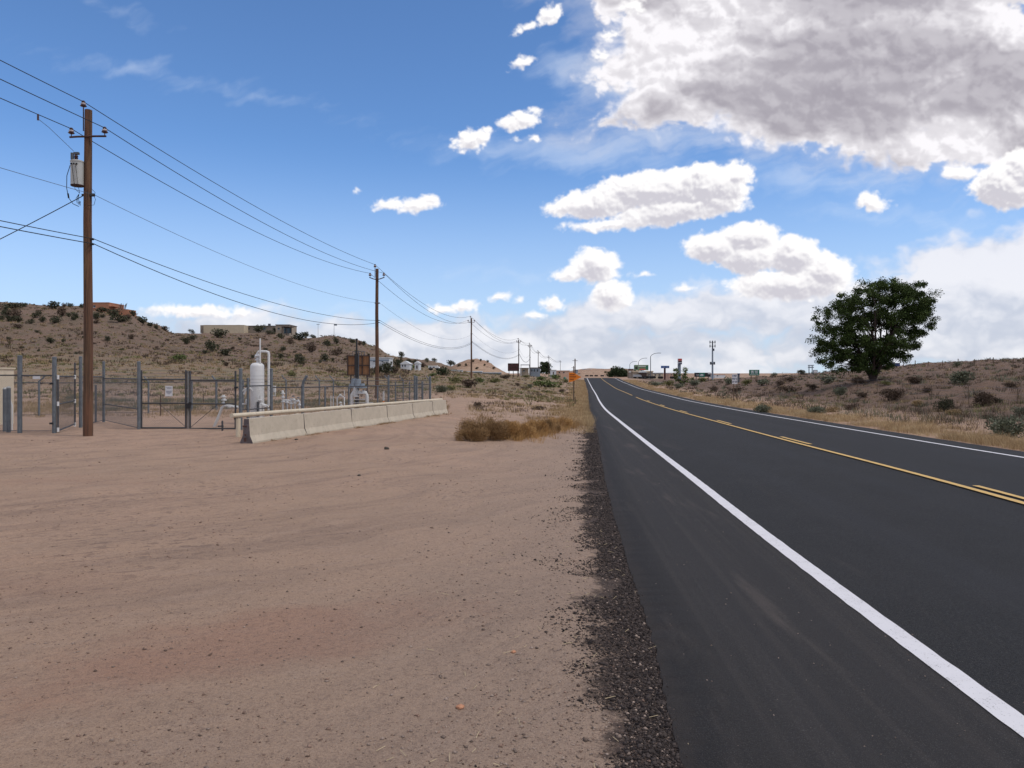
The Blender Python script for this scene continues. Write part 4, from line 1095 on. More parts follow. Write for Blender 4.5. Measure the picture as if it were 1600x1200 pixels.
L = {
 'gold': leaf_mat('golden_brown_brush', (0.24, 0.125, 0.045), (0.64, 0.40, 0.165)),
 'juniper': leaf_mat('juniper_foliage', (0.030, 0.034, 0.020), (0.085, 0.085, 0.048)),
 'brownbush': leaf_mat('brown_brush', (0.055, 0.038, 0.028), (0.15, 0.105, 0.075)),
 'sage': leaf_mat('grey_green_sage', (0.075, 0.085, 0.055), (0.20, 0.21, 0.145)),
 'olive': leaf_mat('olive_scrub', (0.09, 0.09, 0.035), (0.23, 0.22, 0.09)),
 'green': leaf_mat('bright_scrub', (0.06, 0.085, 0.025), (0.15, 0.19, 0.06)),
 'tan': leaf_mat('tan_tumbleweed', (0.20, 0.135, 0.07), (0.42, 0.31, 0.17)),
 'tumble': leaf_mat('dry_brown_green_brush', (0.13, 0.074, 0.034), (0.42, 0.265, 0.125)),
 'straw': leaf_mat('straw_grass', (0.31, 0.205, 0.105), (0.60, 0.455, 0.27)),
 'tree': leaf_mat('elm_leaves', (0.013, 0.026, 0.006), (0.085, 0.125, 0.03), trans=.10),
 'darktree': leaf_mat('dark_tree_leaves', (0.020, 0.030, 0.012), (0.05, 0.07, 0.03)),
 'bark': M['darkwood'],
}
def rdir(n, rng):
    v = rng.normal(size=(n, 3)); return v / np.linalg.norm(v, axis=1)[:, None]
def leaf_faces(C, size, rng, aspect=.5, up=0.0, dirs=None):
    """triangles/quads: one pointed quad per centre"""
    n = len(C)
    a = rdir(n, rng) if dirs is None else dirs + rng.normal(size=(n, 3)) * .35
    a = a / np.linalg.norm(a, axis=1)[:, None]
    b = np.cross(a, rdir(n, rng)); b /= np.maximum(np.linalg.norm(b, axis=1)[:, None], 1e-6)
    s = (size if np.ndim(size) else np.full(n, size)) * rng.uniform(.6, 1.35, n)
    s = s[:, None]
    V = np.stack([C - a * s, C + b * s * aspect, C + a * s, C - b * s * aspect], 1).reshape(-1, 3)
    Fq = np.arange(4 * n).reshape(n, 4)
    return V, Fq
def bush_mesh(name, m_, n=500, flat=.75, lumps=7, leaf=.05, seed=1, hollow=.55, twig=False, aspect=.5):
    """a bush about 1 wide, 'flat' tall, standing on z = 0"""
    rng = np.random.default_rng(seed)
    cs = np.stack([rng.uniform(-.28, .28, lumps), rng.uniform(-.28, .28, lumps), rng.uniform(.18, .62, lumps) * flat], 1)
    cs[0] = (0, 0, .42 * flat)
    rr = rng.uniform(.17, .30, lumps); rr[0] = .30
    w = rr**2; k = rng.choice(lumps, n, p=w / w.sum())
    d = rdir(n, rng); rad = rr[k] * rng.uniform(hollow, 1.08, n)
    C = cs[k] + d * rad[:, None] * np.array([1, 1, flat * 1.15])
    C[:, 2] = np.abs(C[:, 2]) + leaf * .3
    V, Fq = leaf_faces(C, leaf, rng, aspect, dirs=(d * .7 + np.array([0, 0, .5])) if twig else None)
    tint = np.repeat(np.clip(rng.normal(.5, .27, n), 0, 1), 4)
    me = mesh_np(name, V, Fq, m_, attrs={'tint': tint})
    st = MB()
    for q in range(7):
        c = cs[q % lumps]; st.tube([(random.uniform(-.04, .04), random.uniform(-.04, .04), -.06), (c[0] * .5, c[1] * .5, c[2] * .5), (c[0], c[1], c[2])], .014, 4)
    return me.data, st
def make_bush(name, label, cat, kind, x, y, z, w, h, group=None, n=500, leaf=.05, seed=1, twig=False, rz=0.0, proto={}):
    key = (kind, n, leaf, seed, twig)
    root = empty(name, (x, y, z), label, cat, group, rz)
    root.scale = (w, w, h / .75)
    if key not in proto:
        me, st = bush_mesh('foliage', L[kind], n, .75, 7, leaf, seed, twig=twig)
        o = [q for q in COL.objects if q.data == me][0]; o.name = 'foliage'; o.parent = root
        so = st.build('stems', M['darkwood'], root)
        proto[key] = (me, so.data)
    else:
        for nm, me in zip(('foliage', 'stems'), proto[key]):
            o = bpy.data.objects.new(nm, me); COL.objects.link(o); o.parent = root
    return root

# ---- individually visible bushes: column, base row, width px, height px, kind
def bushes(lst, name, cat, group, labels, nleaf=420, leaf=.055, y0=12.0, sky=False):
    for i, b in enumerate(lst):
        u, v, w, h, kind = b[:5]
        x, y, z = hit(u, v, y0)
        W_ = w / F * y; H_ = h / F * y
        lab = b[5] if len(b) > 5 else (labels(u, v, kind) if callable(labels) else labels)
        make_bush(name if len(b) < 7 else b[6], lab, cat, kind, x, y, z - .03 * H_, W_ * 1.12, H_ * 1.1, group, nleaf, leaf, seed=1 + i % 4, rz=i * 1.7)
hillL = [(20,482,22,12),(38,480,10,7),(83,483,24,13),(100,481,8,9),(109,480,9,7),(128,481,11,8),(9,486,9,9),(4,492,10,9),(27,496,19,15),(12,495,13,10),(3,500,11,10),(15,503,14,12),
 (29,504,14,11),(27,513,13,8),(57,498,12,11),(48,506,12,8),(65,504,13,10),(88,505,16,12),(97,494,19,15),(108,495,9,7),(118,498,13,11),(116,501,9,7),(150,499,12,12),(150,507,9,8),(161,497,7,6),
 (158,489,24,11),(176,492,20,12),(188,504,24,15),(201,499,11,10),(208,494,12,10),(223,506,18,12),(235,510,11,8),(244,514,9,8),(258,517,13,8),(79,536,15,12),(98,535,7,6),(14,532,7,5),
 (168,533,10,9),(205,530,12,10),(291,538,14,12),(302,531,11,9),(300,518,10,7),(58,520,8,6),(150,521,6,5),(339,527,24,15),(330,548,21,19),(320,553,10,9),(352,555,21,13),(363,546,7,6),
 (405,520,17,13),(423,523,13,9),(430,515,8,8),(440,529,13,11),(453,538,11,10),(442,548,12,9),(438,560,10,10),(468,531,25,15),(477,523,10,10),(487,551,18,18),(468,568,19,16),(488,528,9,6),
 (512,541,15,10),(526,537,10,10),(525,556,17,15),(507,563,15,11),(520,564,7,6),(500,567,6,5),(550,536,11,9),(562,540,8,8),(568,540,9,9),(60,549,6,5),(120,553,6,5),(190,548,7,5),(245,545,7,5),(395,560,8,6),(375,532,7,5),
 (415,548,7,6),(460,552,6,5),(540,563,7,5),(575,556,7,5),(230,560,6,5),(130,528,6,4),(35,545,6,5),(262,533,6,5),(350,566,6,5)]
def lab_hill(u, v, kind):
    if u < 132: return 'dark juniper bush dotted on the brown hillside left of the nearest wooden pole'
    if u < 262: return 'dark juniper bush on the slope around and below the orange adobe house'
    if u < 400: return 'dark juniper bush on the slope below the long cream flat roofed building'
    if u < 500: return 'dark juniper bush on the slope between the white tank and the hilltop houses'
    return 'dark juniper bush on the rounded hill above the plywood backed board'
for i_, b_ in enumerate(hillL):
    kd = 'brownbush' if i_ % 5 == 3 else 'juniper'
    u, v, w, h = b_; x, y, z = hit(u, v)
    g_ = lab_hill(u, v, kd)
    make_bush('juniper_bush', g_, 'bush', kd, x, y, z - .1, w / F * y * random.uniform(1.05, 1.3), h / F * y * random.uniform(.95, 1.3), g_.replace('dark juniper bush', 'juniper bushes'), 420, .06, 1 + i_ % 9, rz=i_ * 1.3)
single = [
 (278,563,22,12,'green','bright green bush low on the slope behind the double gate'),(455,588,18,9,'olive','olive scrub bush just behind the valve cluster'),(353,572,13,8,'brownbush','small brown bush on the flat behind the right gate leaf'),
 (604,586,24,22,'juniper','tall dark bush right of the second pole, below the long pale trailer'),(590,584,18,18,'juniper','dark bush hiding the foot of the pale trailer beside the second pole'),(622,574,18,16,'juniper','round dark tree crown behind the dome shaped white shed'),(627,559,11,10,'juniper','dark bush crowning the ridge above the white sheds'),
 (618,584,14,13,'brownbush','reddish brown bush left of the dome shaped white shed'),(639,568,14,9,'juniper','dark bush on the ridge between the two white sheds'),(649,570,11,8,'juniper','small dark bush behind the peaked white shed'),(660,574,14,9,'brownbush','brown bush right of the peaked white shed'),
 (668,566,8,7,'sage','pale round bush on the skyline above the parked white camper'),(679,566,8,7,'juniper','dark skyline bush above the parked white camper'),(693,587,26,15,'darktree','large dark bush in the field left of the third pole'),(672,576,12,6,'green','low green bush in front of the parked white camper'),
 (704,572,11,10,'juniper','dark bush at the foot of the peach coloured hill'),(709,567,6,7,'juniper','small dark treetop on the skyline left of the third pole'),(645,576,10,7,'green','green bush between the white sheds'),(676,588,14,6,'green','low green scrub at the left foot of the large dark field bush'),
 (739,566,5,4,'juniper','dark dot bush on the left top of the peach hill'),(751,564,5,4,'juniper','dark dot bush on the very top of the peach hill'),(762,568,5,4,'juniper','dark dot bush on the right shoulder of the peach hill'),(745,577,6,4,'juniper','dark bush low on the front of the peach hill'),
 (771,577,6,4,'brownbush','brown bush low on the right side of the peach hill'),(717,573,6,5,'juniper','dark bush left of the peach hill top'),(728,573,5,5,'juniper','dark bush just left of the third pole on the peach hill'),(757,573,5,4,'juniper','dark bush halfway up the peach hill'),
 (732,606,30,15,'brownbush','wide twiggy brown bush at the foot of the third pole'),(772,598,22,9,'olive','olive bush right of the third pole'),(712,598,24,11,'olive','yellow green bush left of the third pole'),(690,613,26,13,'sage','pale sage bush beyond the far end of the barrier'),
 (706,610,16,8,'olive','small olive bush beside the pale sage one beyond the barrier'),(750,597,20,9,'green','green bush touching the third pole on its right'),(790,592,20,7,'brownbush','low brown brush under the maroon board'),(809,603,8,6,'brownbush','small round brown bush in the sandy field below the maroon board'),
 (829,606,10,7,'sage','small grey bush left of the wide green mound of scrub'),(855,605,40,14,'green','wide low mound of green scrub left of the orange arrow sign'),(846,594,18,7,'green','green scrub at the foot of the dark upright tree'),(868,592,26,8,'green','green scrub strip right of the dark upright tree'),
 (855,614,16,5,'olive','flat yellow green plant below the wide green mound'),(878,613,11,7,'brownbush','small brown bush left of the orange sign post'),(885,598,14,7,'olive','olive scrub right behind the orange arrow sign'),(822,590,16,5,'olive','olive scrub at the foot of the fifth pole'),
 (745,636,16,9,'brownbush','knee high brown weed left of the dry grass field patch'),(840,640,30,8,'brownbush','flat grey brown weed patch in the field before the sign'),
 # right bank
 (1292,600,30,15,'sage','grey green bush on the bank left of the big tree'),(1312,618,24,16,'sage','pale grey green bush on the bank below and left of the big tree'),(1272,648,34,15,'sage','grey green bush at the verge, leftmost of the verge bushes'),(1298,644,26,12,'tan','tan bush beside the leftmost verge bush'),
 (1191,645,30,15,'sage','rounded pale bush right on the road verge before the bank'),(1500,600,44,24,'sage','wide grey bush high on the right bank'),(1495,573,15,9,'sage','rounded bush standing on the skyline right of the big tree'),(1476,643,24,26,'juniper','darkest bush on the right bank beside a fence post'),
 (1490,648,26,11,'tan','tan tuft bush at the foot of the darkest bank bush'),(1537,633,42,24,'brownbush','wide brown bush right of the darkest bank bush'),(1398,626,40,20,'brownbush','grey brown bush on the bank below the big tree'),(1434,634,24,12,'tan','pale tan bush right of the grey brown one below the big tree'),
 (1578,684,66,38,'sage','large grey green bush at the right edge beside the verge'),(1430,600,30,12,'brownbush','brown bush just right of the big tree foot'),(1254,585,16,8,'juniper','dark bush on the skyline left of the big tree'),(1234,612,32,12,'brownbush','brown bush low on the bank left of the big tree'),
 (1341,600,24,12,'brownbush','brown bush at the left foot of the big tree'),(1560,630,18,9,'juniper','small dark bush between two bank fence posts'),(1600,650,30,16,'sage','sage bush cut by the right edge, above the large verge bush'),(1385,602,18,10,'olive','yellow green bush at the right foot of the big tree'),
 (1025,603,26,8,'sage','low sage bush on the verge under the parked cars'),(1045,603,20,10,'olive','olive bush on the verge below the blue sign'),(1084,603,20,10,'sage','sage bush below the green overhead sign'),(1115,611,16,10,'brownbush','brown bush below the cell tower'),
 (1138,601,18,12,'sage','grey bush at the left side of the white regulatory sign'),(1166,601,18,9,'olive','olive bush right of the white regulatory sign'),(1190,603,24,10,'sage','sage bush below the right green sign'),(1209,587,10,7,'sage','small round bush on the skyline right of the green sign'),
 (1218,604,16,9,'brownbush','brown bush on the bank right of the green sign'),(1097,596,22,7,'olive','olive bush at the foot of the left green sign'),(1060,607,18,9,'sage','sage bush on the verge below the sparse tree'),(1150,612,22,9,'brownbush','brown bush below the white regulatory sign'),(1235,596,20,8,'brownbush','brown bush on the upper bank left of the stacked boards'),
 (1330,640,24,10,'brownbush','brown tuft on the bank below the tree, near the verge'),(1545,655,24,9,'brownbush','brown low bush above the verge near the right edge'),(1450,612,22,8,'brownbush','brown low bush on the upper bank right of the tree'),(1580,605,26,9,'brownbush','brown bush on the upper bank near the right edge'),
 (1270,608,20,9,'brownbush','brown bush below the dark skyline bush'),(1350,622,20,9,'brownbush','brown bush straight below the big tree')]
for i_, b_ in enumerate(single):
    u, v, w, h, kd, lb = b_; x, y, z = hit(u, v)
    near = y < 75
    make_bush('desert_bush', lb, 'bush', kd, x, y, z - .05, w / F * y * 1.12, h / F * y * 1.12, None, 1500 if near and w > 20 else 500, .034 if near and w > 20 else .055, 1 + i_ % 4, rz=i_ * 1.3, twig=near)

# ---- foreground brush clump at the lot's corner
def brush(name, label, cat, m_, loc, w, d_, h, n, leaf, seed, lean=0.0, blades=False):
    rng = np.random.default_rng(seed)
    lumps = 16
    cs = np.stack([rng.uniform(-.40, .40, lumps) * w, rng.uniform(-.35, .35, lumps) * d_, rng.uniform(.12, .60, lumps) * h], 1)
    cs[:, 2] *= 1 - .6 * (np.abs(cs[:, 0]) / (w * .5))**2 * .8
    rr = rng.uniform(.13, .24, lumps) * min(w, 1.6 * h)
    k = rng.integers(0, lumps, n); d = rdir(n, rng); C = cs[k] + d * (rr[k] * rng.uniform(.35, 1.1, n))[:, None]
    C[:, 2] = np.abs(C[:, 2])
    dirs = C - np.array([0, 0, -.15 * h]); dirs /= np.linalg.norm(dirs, axis=1)[:, None]
    V, Fq = leaf_faces(C, leaf, rng, .12, dirs=dirs)
    tint = np.repeat(np.clip(rng.normal(.5, .25, n), 0, 1), 4)
    root = empty(name, loc, label, cat)
    mesh_np('foliage', V, Fq, m_, root, attrs={'tint': tint})
    st = MB()
    for q in range(26):
        c = cs[q % lumps]; a_ = random.uniform(.7, 1.2)
        st.tube([(c[0] * .35 * random.uniform(.5, 1.5), c[1] * .35, -.03), (c[0] * .7, c[1] * .7, c[2] * .6), (c[0] * a_, c[1] * a_, c[2] * 1.25)], .006, 4)
    st.build('stems', M['signtan'], root)
    return root
xb_, yb_, zb_ = hit(752, 684)
brush('tumbleweed_bush', 'big brown green tumbleweed bush at the corner of the dirt lot', 'bush', L['tumble'], (place_x(757, 19.9), 19.9, gz(place_x(757, 19.9), 19.9)), 1.22, .95, .90, 19000, .030, 5)
brush('tumbleweed_bush', 'lower left tumbleweed lobe spilling onto the dirt in front of the big one', 'bush', L['tumble'], (place_x(737, 19.2), 19.2, gz(place_x(737, 19.2), 19.2)), .80, .6, .44, 8000, .028, 6)

for k_, (u, Y, w, d_, h, mk, lb) in enumerate(((795, 20.2, .72, .6, .62, 'gold', 'golden brown dry brush lump touching the right side of the big tumbleweed'), (815, 21.0, .70, .6, .52, 'gold', 'second golden dry brush lump right of the big tumbleweed'),
     (838, 22.4, .74, .7, .56, 'gold', 'third golden dry brush lump, midway between the tumbleweed and the road'), (858, 23.6, .66, .6, .50, 'tumble', 'browner dry brush lump, fourth of the row between tumbleweed and road'),
     (876, 25.6, .75, .6, .52, 'gold', 'fifth golden dry brush lump, last of the row before the road edge'), (770, 20.9, .70, .6, .66, 'tumble', 'brown brush lump just behind the big tumbleweed'))):
    brush('dry_brush', lb, 'bush', L[mk], (place_x(u, Y), Y, gz(place_x(u, Y), Y)), w, d_, h * 1.08, 8500, .028, 60 + k_)

# ---- grasses
def tufts(name, X, Y, h, nb, m_, label=None, spread=.10, lean=.5, wid=.006, seed=3, kind='stuff', tmean=None, zoff=0.0):
    rng = np.random.default_rng(seed); n = len(X); Z = ground(X, Y) + zoff
    N = n * nb; k = np.repeat(np.arange(n), nb)
    hh = (h[k] if np.ndim(h) else np.full(N, h)) * rng.uniform(.45, 1.15, N)
    sp = spread * (hh / np.mean(hh))
    a = rng.uniform(0, 2 * np.pi, N); r = np.sqrt(rng.uniform(0, 1, N)) * sp
    bx, by = X[k] + np.cos(a) * r * .5, Y[k] + np.sin(a) * r * .5
    ln = lean * rng.uniform(.1, 1, N) * hh
    tx, ty = bx + np.cos(a) * ln, by + np.sin(a) * ln; bz = Z[k] - .01; tz = bz + hh
    ww = wid * (1 + np.clip(Y[k] - 25, 0, None) / 22.0)
    pa = rng.uniform(0, np.pi, N); wx_, wy_ = np.cos(pa) * ww, np.sin(pa) * ww
    mx, my, mz = bx + (tx - bx) * .35, by + (ty - by) * .35, bz + hh * .6
    V = np.stack([np.stack([bx - wx_, by - wy_, bz], 1), np.stack([bx + wx_, by + wy_, bz], 1), np.stack([mx + wx_ * .8, my + wy_ * .8, mz], 1), np.stack([tx, ty, tz], 1), np.stack([mx - wx_ * .8, my - wy_ * .8, mz], 1)], 1).reshape(-1, 3)
    i = np.arange(N)[:, None] * 5
    Fq = np.concatenate([i + np.array([[0, 1, 2, 4]])], 0); Ft = i + np.array([[4, 2, 3, 3]])
    tint = np.repeat(np.clip((tmean[k] if tmean is not None else .5) + rng.normal(0, .2, N), 0, 1), 5)
    # triangles stored separately
    o = mesh_mixed(name, V, Fq, Ft[:, :3], m_, {'tint': tint})
    if kind: tag(o, kind=kind)
    if label: tag(o, label, 'grass')
    return o
def mesh_mixed(name, V, Q, T, m_, attrs, parent=None):
    me = bpy.data.meshes.new(name); V = np.ascontiguousarray(V, np.float32)
    me.vertices.add(len(V)); me.vertices.foreach_set('co', V.ravel())
    li = np.concatenate([Q.ravel(), T.ravel()]).astype(np.int32)
    me.loops.add(len(li)); me.loops.foreach_set('vertex_index', li)
    nq, nt_ = len(Q), len(T); me.polygons.add(nq + nt_)
    st = np.concatenate([np.arange(nq) * 4, nq * 4 + np.arange(nt_) * 3]).astype(np.int32)
    me.polygons.foreach_set('loop_start', st); me.polygons.foreach_set('loop_total', np.concatenate([np.full(nq, 4), np.full(nt_, 3)]).astype(np.int32))
    me.update(calc_edges=True); me.validate()
    for an, ad in attrs.items():
        a = me.attributes.new(an, 'FLOAT', 'POINT'); a.data.foreach_set('value', np.ascontiguousarray(ad, np.float32))
    me.materials.append(m_); o = bpy.data.objects.new(name, me); COL.objects.link(o)
    if parent: o.parent = parent
    return o
def scatter(n, y0, y1, u0, u1, rng, power=1.0):
    """even over the picture's depth range: more where it is near"""
    Y = np.exp(rng.uniform(math.log(y0), math.log(y1), n) ** 1.0) if power else rng.uniform(y0, y1, n)
    U = rng.uniform(u0, u1, n); X = (U - 800) / F * Y
    return X, Y
rg = np.random.default_rng(77)
# dry yellow verge on the right
n = 26000; Y = np.exp(rg.uniform(math.log(13), math.log(185), n)); q_ = rg.beta(1.1, 1.7, n) * (2.7 + .012 * Y)
X = XL(Y) + ROAD_R + .15 + q_; keep = nz(X, Y, 2.2, 711, 3) + .26 - q_ * .10 > rg.uniform(-.1, .5, n)
X, Y = X[keep], Y[keep]
tufts('dry_verge_grass', X, Y, .10 + .18 * np.clip(nz(X, Y, 1.3, 712, 3) + .1, 0, 1) + rg.uniform(0, .09, len(X)), 7, L['straw'], wid=.0035, spread=.16, seed=21, lean=.7, tmean=.5 + .9 * nz(X, Y, .9, 719, 3))
# left verge
n = 11000; Y = np.exp(rg.uniform(math.log(23), math.log(185), n)); q_ = rg.beta(1.0, 2.0, n) * (1.9 + .008 * Y)
X = XL(Y) - SH(Y) - .10 - q_; keep = (rg.uniform(0, 1, n) < sst(22, 30, Y) * 1.0) & (nz(X, Y, 2.5, 713, 3) + .45 - q_ * .1 > rg.uniform(-.1, .6, n))
X, Y = X[keep], Y[keep]
tufts('dry_verge_grass', X, Y, .08 + .17 * np.clip(nz(X, Y, 2, 714, 3) + .3, 0, 1), 7, L['straw'], wid=.0035, spread=.16, seed=22, lean=.6, tmean=.35 + .9 * nz(X, Y, .9, 720, 3))
# golden brush between the tumbleweed and the road
P0, P1 = np.array([place_x(795, 20.3), 20.3]), np.array([place_x(890, 28.0), 28.0])
n = 300; k_ = rg.uniform(0, 1, n); c_ = P0[None] * (1 - k_[:, None]) + P1[None] * k_[:, None] + rg.normal(0, 1, (n, 2)) * np.array([.30, .70])
tufts('golden_brush_grass', c_[:, 0], c_[:, 1], (.20 + .22 * np.abs(nz(c_[:, 0], c_[:, 1], .7, 715, 3))) * (.5 + .7 * rg.random(n)), 30, L['gold'], wid=.0024, spread=.22, seed=23, lean=.75, tmean=.25 + .5 * rg.random(n))
n = 60; k_ = rg.uniform(0, .9, n); c_ = P0[None] * (1 - k_[:, None]) + P1[None] * k_[:, None] + rg.normal(0, 1, (n, 2)) * np.array([.35, .8])
tufts('golden_brush_grass', c_[:, 0], c_[:, 1], (.30 + .2 * rg.random(n)), 45, L['tumble'], wid=.0026, spread=.3, seed=24, lean=.85, tmean=.5 + .4 * rg.random(n))
# field, hill, bank scrub
def scrub(name, n, y0, y1, u0, u1, m_, hlo, hhi, thr, ns, seed, nb=12, zone=None, wid=.006, lean=1.0, sp=.35):
    X, Y = scatter(n, y0, y1, u0, u1, rg); lt = road_lat(X, Y)
    keep = (nz(X, Y, ns, seed, 4) > thr + rg.uniform(-.12, .12, n))
    if zone == 'L': keep &= lt < -SH(Y) - 1.0
    if zone == 'R': keep &= lt > ROAD_R + 2.2
    # nothing inside the gas yard's worked ground or the open lot
    u_ = 800 + F * X / Y
    keep &= ~((Y < 44) & (u_ < 735)) | (zone == 'R')
    keep &= ~((zone == 'L') & (np.abs(Y - 50 - .25 * (X + 3)) < 2.6) & (Y < 60))      # the sandy track across the field
    keep &= ~((Y < 31) & (zone == 'L'))
    X, Y = X[keep], Y[keep]
    return tufts(name, X, Y, rg.uniform(hlo, hhi, len(X)), nb, L[m_], wid=wid, spread=sp, seed=seed, lean=lean, tmean=np.clip(.5 + nz(X, Y, 6, seed + 5, 3), 0, 1))
scrub('low_field_scrub', 13000, 31, 190, -60, 900, 'tan', .08, .22, .06, 5, 731, 10, 'L')
scrub('low_field_scrub', 8000, 44, 200, -60, 900, 'olive', .12, .34, .15, 6, 741, 12, 'L')
scrub('low_field_scrub', 7000, 32, 200, -60, 900, 'brownbush', .10, .28, .12, 4, 751, 12, 'L')
scrub('low_hill_scrub', 1800, 90, 215, -60, 640, 'olive', .18, .40, .18, 8, 761, 12, 'L', wid=.008, sp=.6)
scrub('low_hill_scrub', 2800, 90, 215, -60, 640, 'brownbush', .2, .5, .03, 7, 771, 12, 'L', wid=.008, sp=.6)
scrub('low_hill_scrub', 1600, 90, 215, -60, 640, 'tan', .2, .4, .0, 7, 781, 10, 'L', wid=.008, sp=.5)
scrub('low_bank_scrub', 4200, 20, 170, 960, 1640, 'brownbush', .12, .40, -.02, 3.0, 791, 16, 'R', wid=.005, sp=.4)
scrub('low_bank_scrub', 1900, 20, 170, 960, 1640, 'tan', .10, .30, -.02, 3.5, 801, 14, 'R', wid=.005)
scrub('low_bank_scrub', 2200, 22, 170, 960, 1640, 'sage', .15, .42, .10, 3.5, 811, 18, 'R', wid=.005, sp=.4)
scrub('low_bank_scrub', 1700, 28, 170, 960, 1640, 'olive', .12, .35, .08, 5, 821, 14, 'R', wid=.005)
# dry grass in and around the gas yard
n = 9000; Y = rg.uniform(29, 47, n); U = rg.uniform(-40, 700, n); X = (U - 800) / F * Y
keep = (nz(X, Y, 3, 831, 4) > -.02 + rg.uniform(-.15, .15, n)) & (rg.random(n) < sst(28, 36, Y)); X, Y = X[keep], Y[keep]
tufts('dry_yard_grass', X, Y, rg.uniform(.07, .24, len(X)), 9, L['tan'], wid=.0035, spread=.2, seed=31, lean=.7, tmean=.5 + 1.2 * nz(X, Y, 1.4, 833, 3))
n = 2500; Y = rg.uniform(35, 46, n); U = rg.uniform(100, 620, n); X = (U - 800) / F * Y
keep = (nz(X, Y, 2.5, 835, 4) > .12); X, Y = X[keep], Y[keep]
tufts('dry_yard_grass', X, Y, rg.uniform(.12, .34, len(X)), 16, L['sage'], wid=.0035, spread=.3, seed=32, lean=.9)
n = 400; k_ = rg.uniform(0, 1, n); X = -6.05 + .212 * 15.6 * k_ + .10 + rg.uniform(-.06, .10, n); Y = 17.9 + 15.3 * k_
keep = nz(X, Y, .8, 837, 3) > .10; X, Y = X[keep], Y[keep]
tufts('dry_yard_grass', X, Y, rg.uniform(.03, .10, len(X)), 8, L['tumble'], wid=.003, spread=.07, seed=33, lean=.8)

# ---- loose stones
def stones(name, X, Y, s, m_, seed, label=None):
    rng = np.random.default_rng(seed); n = len(X)
    base = np.array([[1, 0, 0], [0, 1, 0], [-1, 0, 0], [0, -1, 0], [0, 0, 1], [0, 0, -1]], float)
    fs = np.array([[0, 1, 4], [1, 2, 4], [2, 3, 4], [3, 0, 4], [1, 0, 5], [2, 1, 5], [3, 2, 5], [0, 3, 5]])
    V = base[None] * rng.uniform(.55, 1.25, (n, 6, 1)) + rng.normal(0, .16, (n, 6, 3))
    V[:, :, 2] *= .65
    a = rng.uniform(0, 2 * np.pi, n); c, s_ = np.cos(a)[:, None], np.sin(a)[:, None]
    x, y = V[:, :, 0] * c - V[:, :, 1] * s_, V[:, :, 0] * s_ + V[:, :, 1] * c
    V = np.stack([x, y, V[:, :, 2]], -1) * s[:, None, None]
    Z = ground(X, Y); V += np.stack([X, Y, Z + s * .22], 1)[:, None, :]
    Fq = (fs[None] + (np.arange(n) * 6)[:, None, None]).reshape(-1, 3)
    o = mesh_np(name, V.reshape(-1, 3), Fq, m_, attrs={'tint': np.repeat(rng.random(n), 6)})
    return tag(o, kind='stuff')
def stone_mat(name, lo, hi):
    m, t, b = new_mat(name); t.l.new(t.mix(t.attr('tint')[2], lo, hi), b.inputs['Base Color']); b.inputs['Roughness'].default_value = .9; b.inputs['Specular IOR Level'].default_value = .2
    return m
SD = stone_mat('asphalt_crumbs', (0.012, 0.0095, 0.010), (0.088, 0.070, 0.064)); SL = stone_mat('pale_pebbles', (0.11, 0.08, 0.065), (0.36, 0.28, 0.235)); SB = stone_mat('brown_pebbles', (0.11, 0.075, 0.06), (0.33, 0.22, 0.17))
def edge_pts(n, y0, y1, bmean, rng):
    Y = np.exp(rng.uniform(math.log(y0), math.log(y1), n)); q = rng.exponential(bmean, n)
    return XL(Y) - SH(Y) + .03 - q, Y, q
X, Y, q_ = edge_pts(70000, 2.6, 26, .19, rg)
k_ = (nz(X, Y, .8, 841, 4) > q_ * .8 - .45) & (q_ < 1.5); X, Y = X[k_], Y[k_]
stones('asphalt_gravel', X, Y, np.minimum(.0022 + rg.exponential(.0023, len(X)), .015) * (1 + Y / 18), SD, 51)
X, Y, q_ = edge_pts(9000, 2.6, 22, .7, rg); stones('pale_gravel', X, Y, np.minimum(.0025 + rg.exponential(.003, len(X)), .014), SL, 52)
n = 22000; Y = np.exp(rg.uniform(math.log(2.6), math.log(19), n)); U = rg.uniform(-20, 1020, n); X = (U - 800) / F * Y
k_ = (road_lat(X, Y) < -SH(Y) - .1) & (nz(X, Y, 1.3, 851, 4) > rg.uniform(-.35, .35, n)); X, Y = X[k_], Y[k_]
stones('lot_pebbles', X, Y, np.minimum(.0011 + rg.exponential(.0018, len(X)), .014) * (1 + Y / 22), SB, 53)
k_ = rg.random(len(X)) < .10; stones('pale_pebbles', X[k_] + .03, Y[k_] + .05, np.minimum(.002 + rg.exponential(.003, k_.sum()), .014), SL, 54)
n = 260; Y = np.exp(rg.uniform(math.log(3), math.log(12), n)); X = XL(Y) - SH(Y) + rg.uniform(.05, 3.0, n)
o = stones('road_grit', X, Y, rg.uniform(.002, .006, n), SL, 55)
for v_ in (o.data.vertices,):
    co = np.zeros(len(v_) * 3, np.float32); v_.foreach_get('co', co); co = co.reshape(-1, 3); co[:, 2] += .16; v_.foreach_set('co', co.ravel())
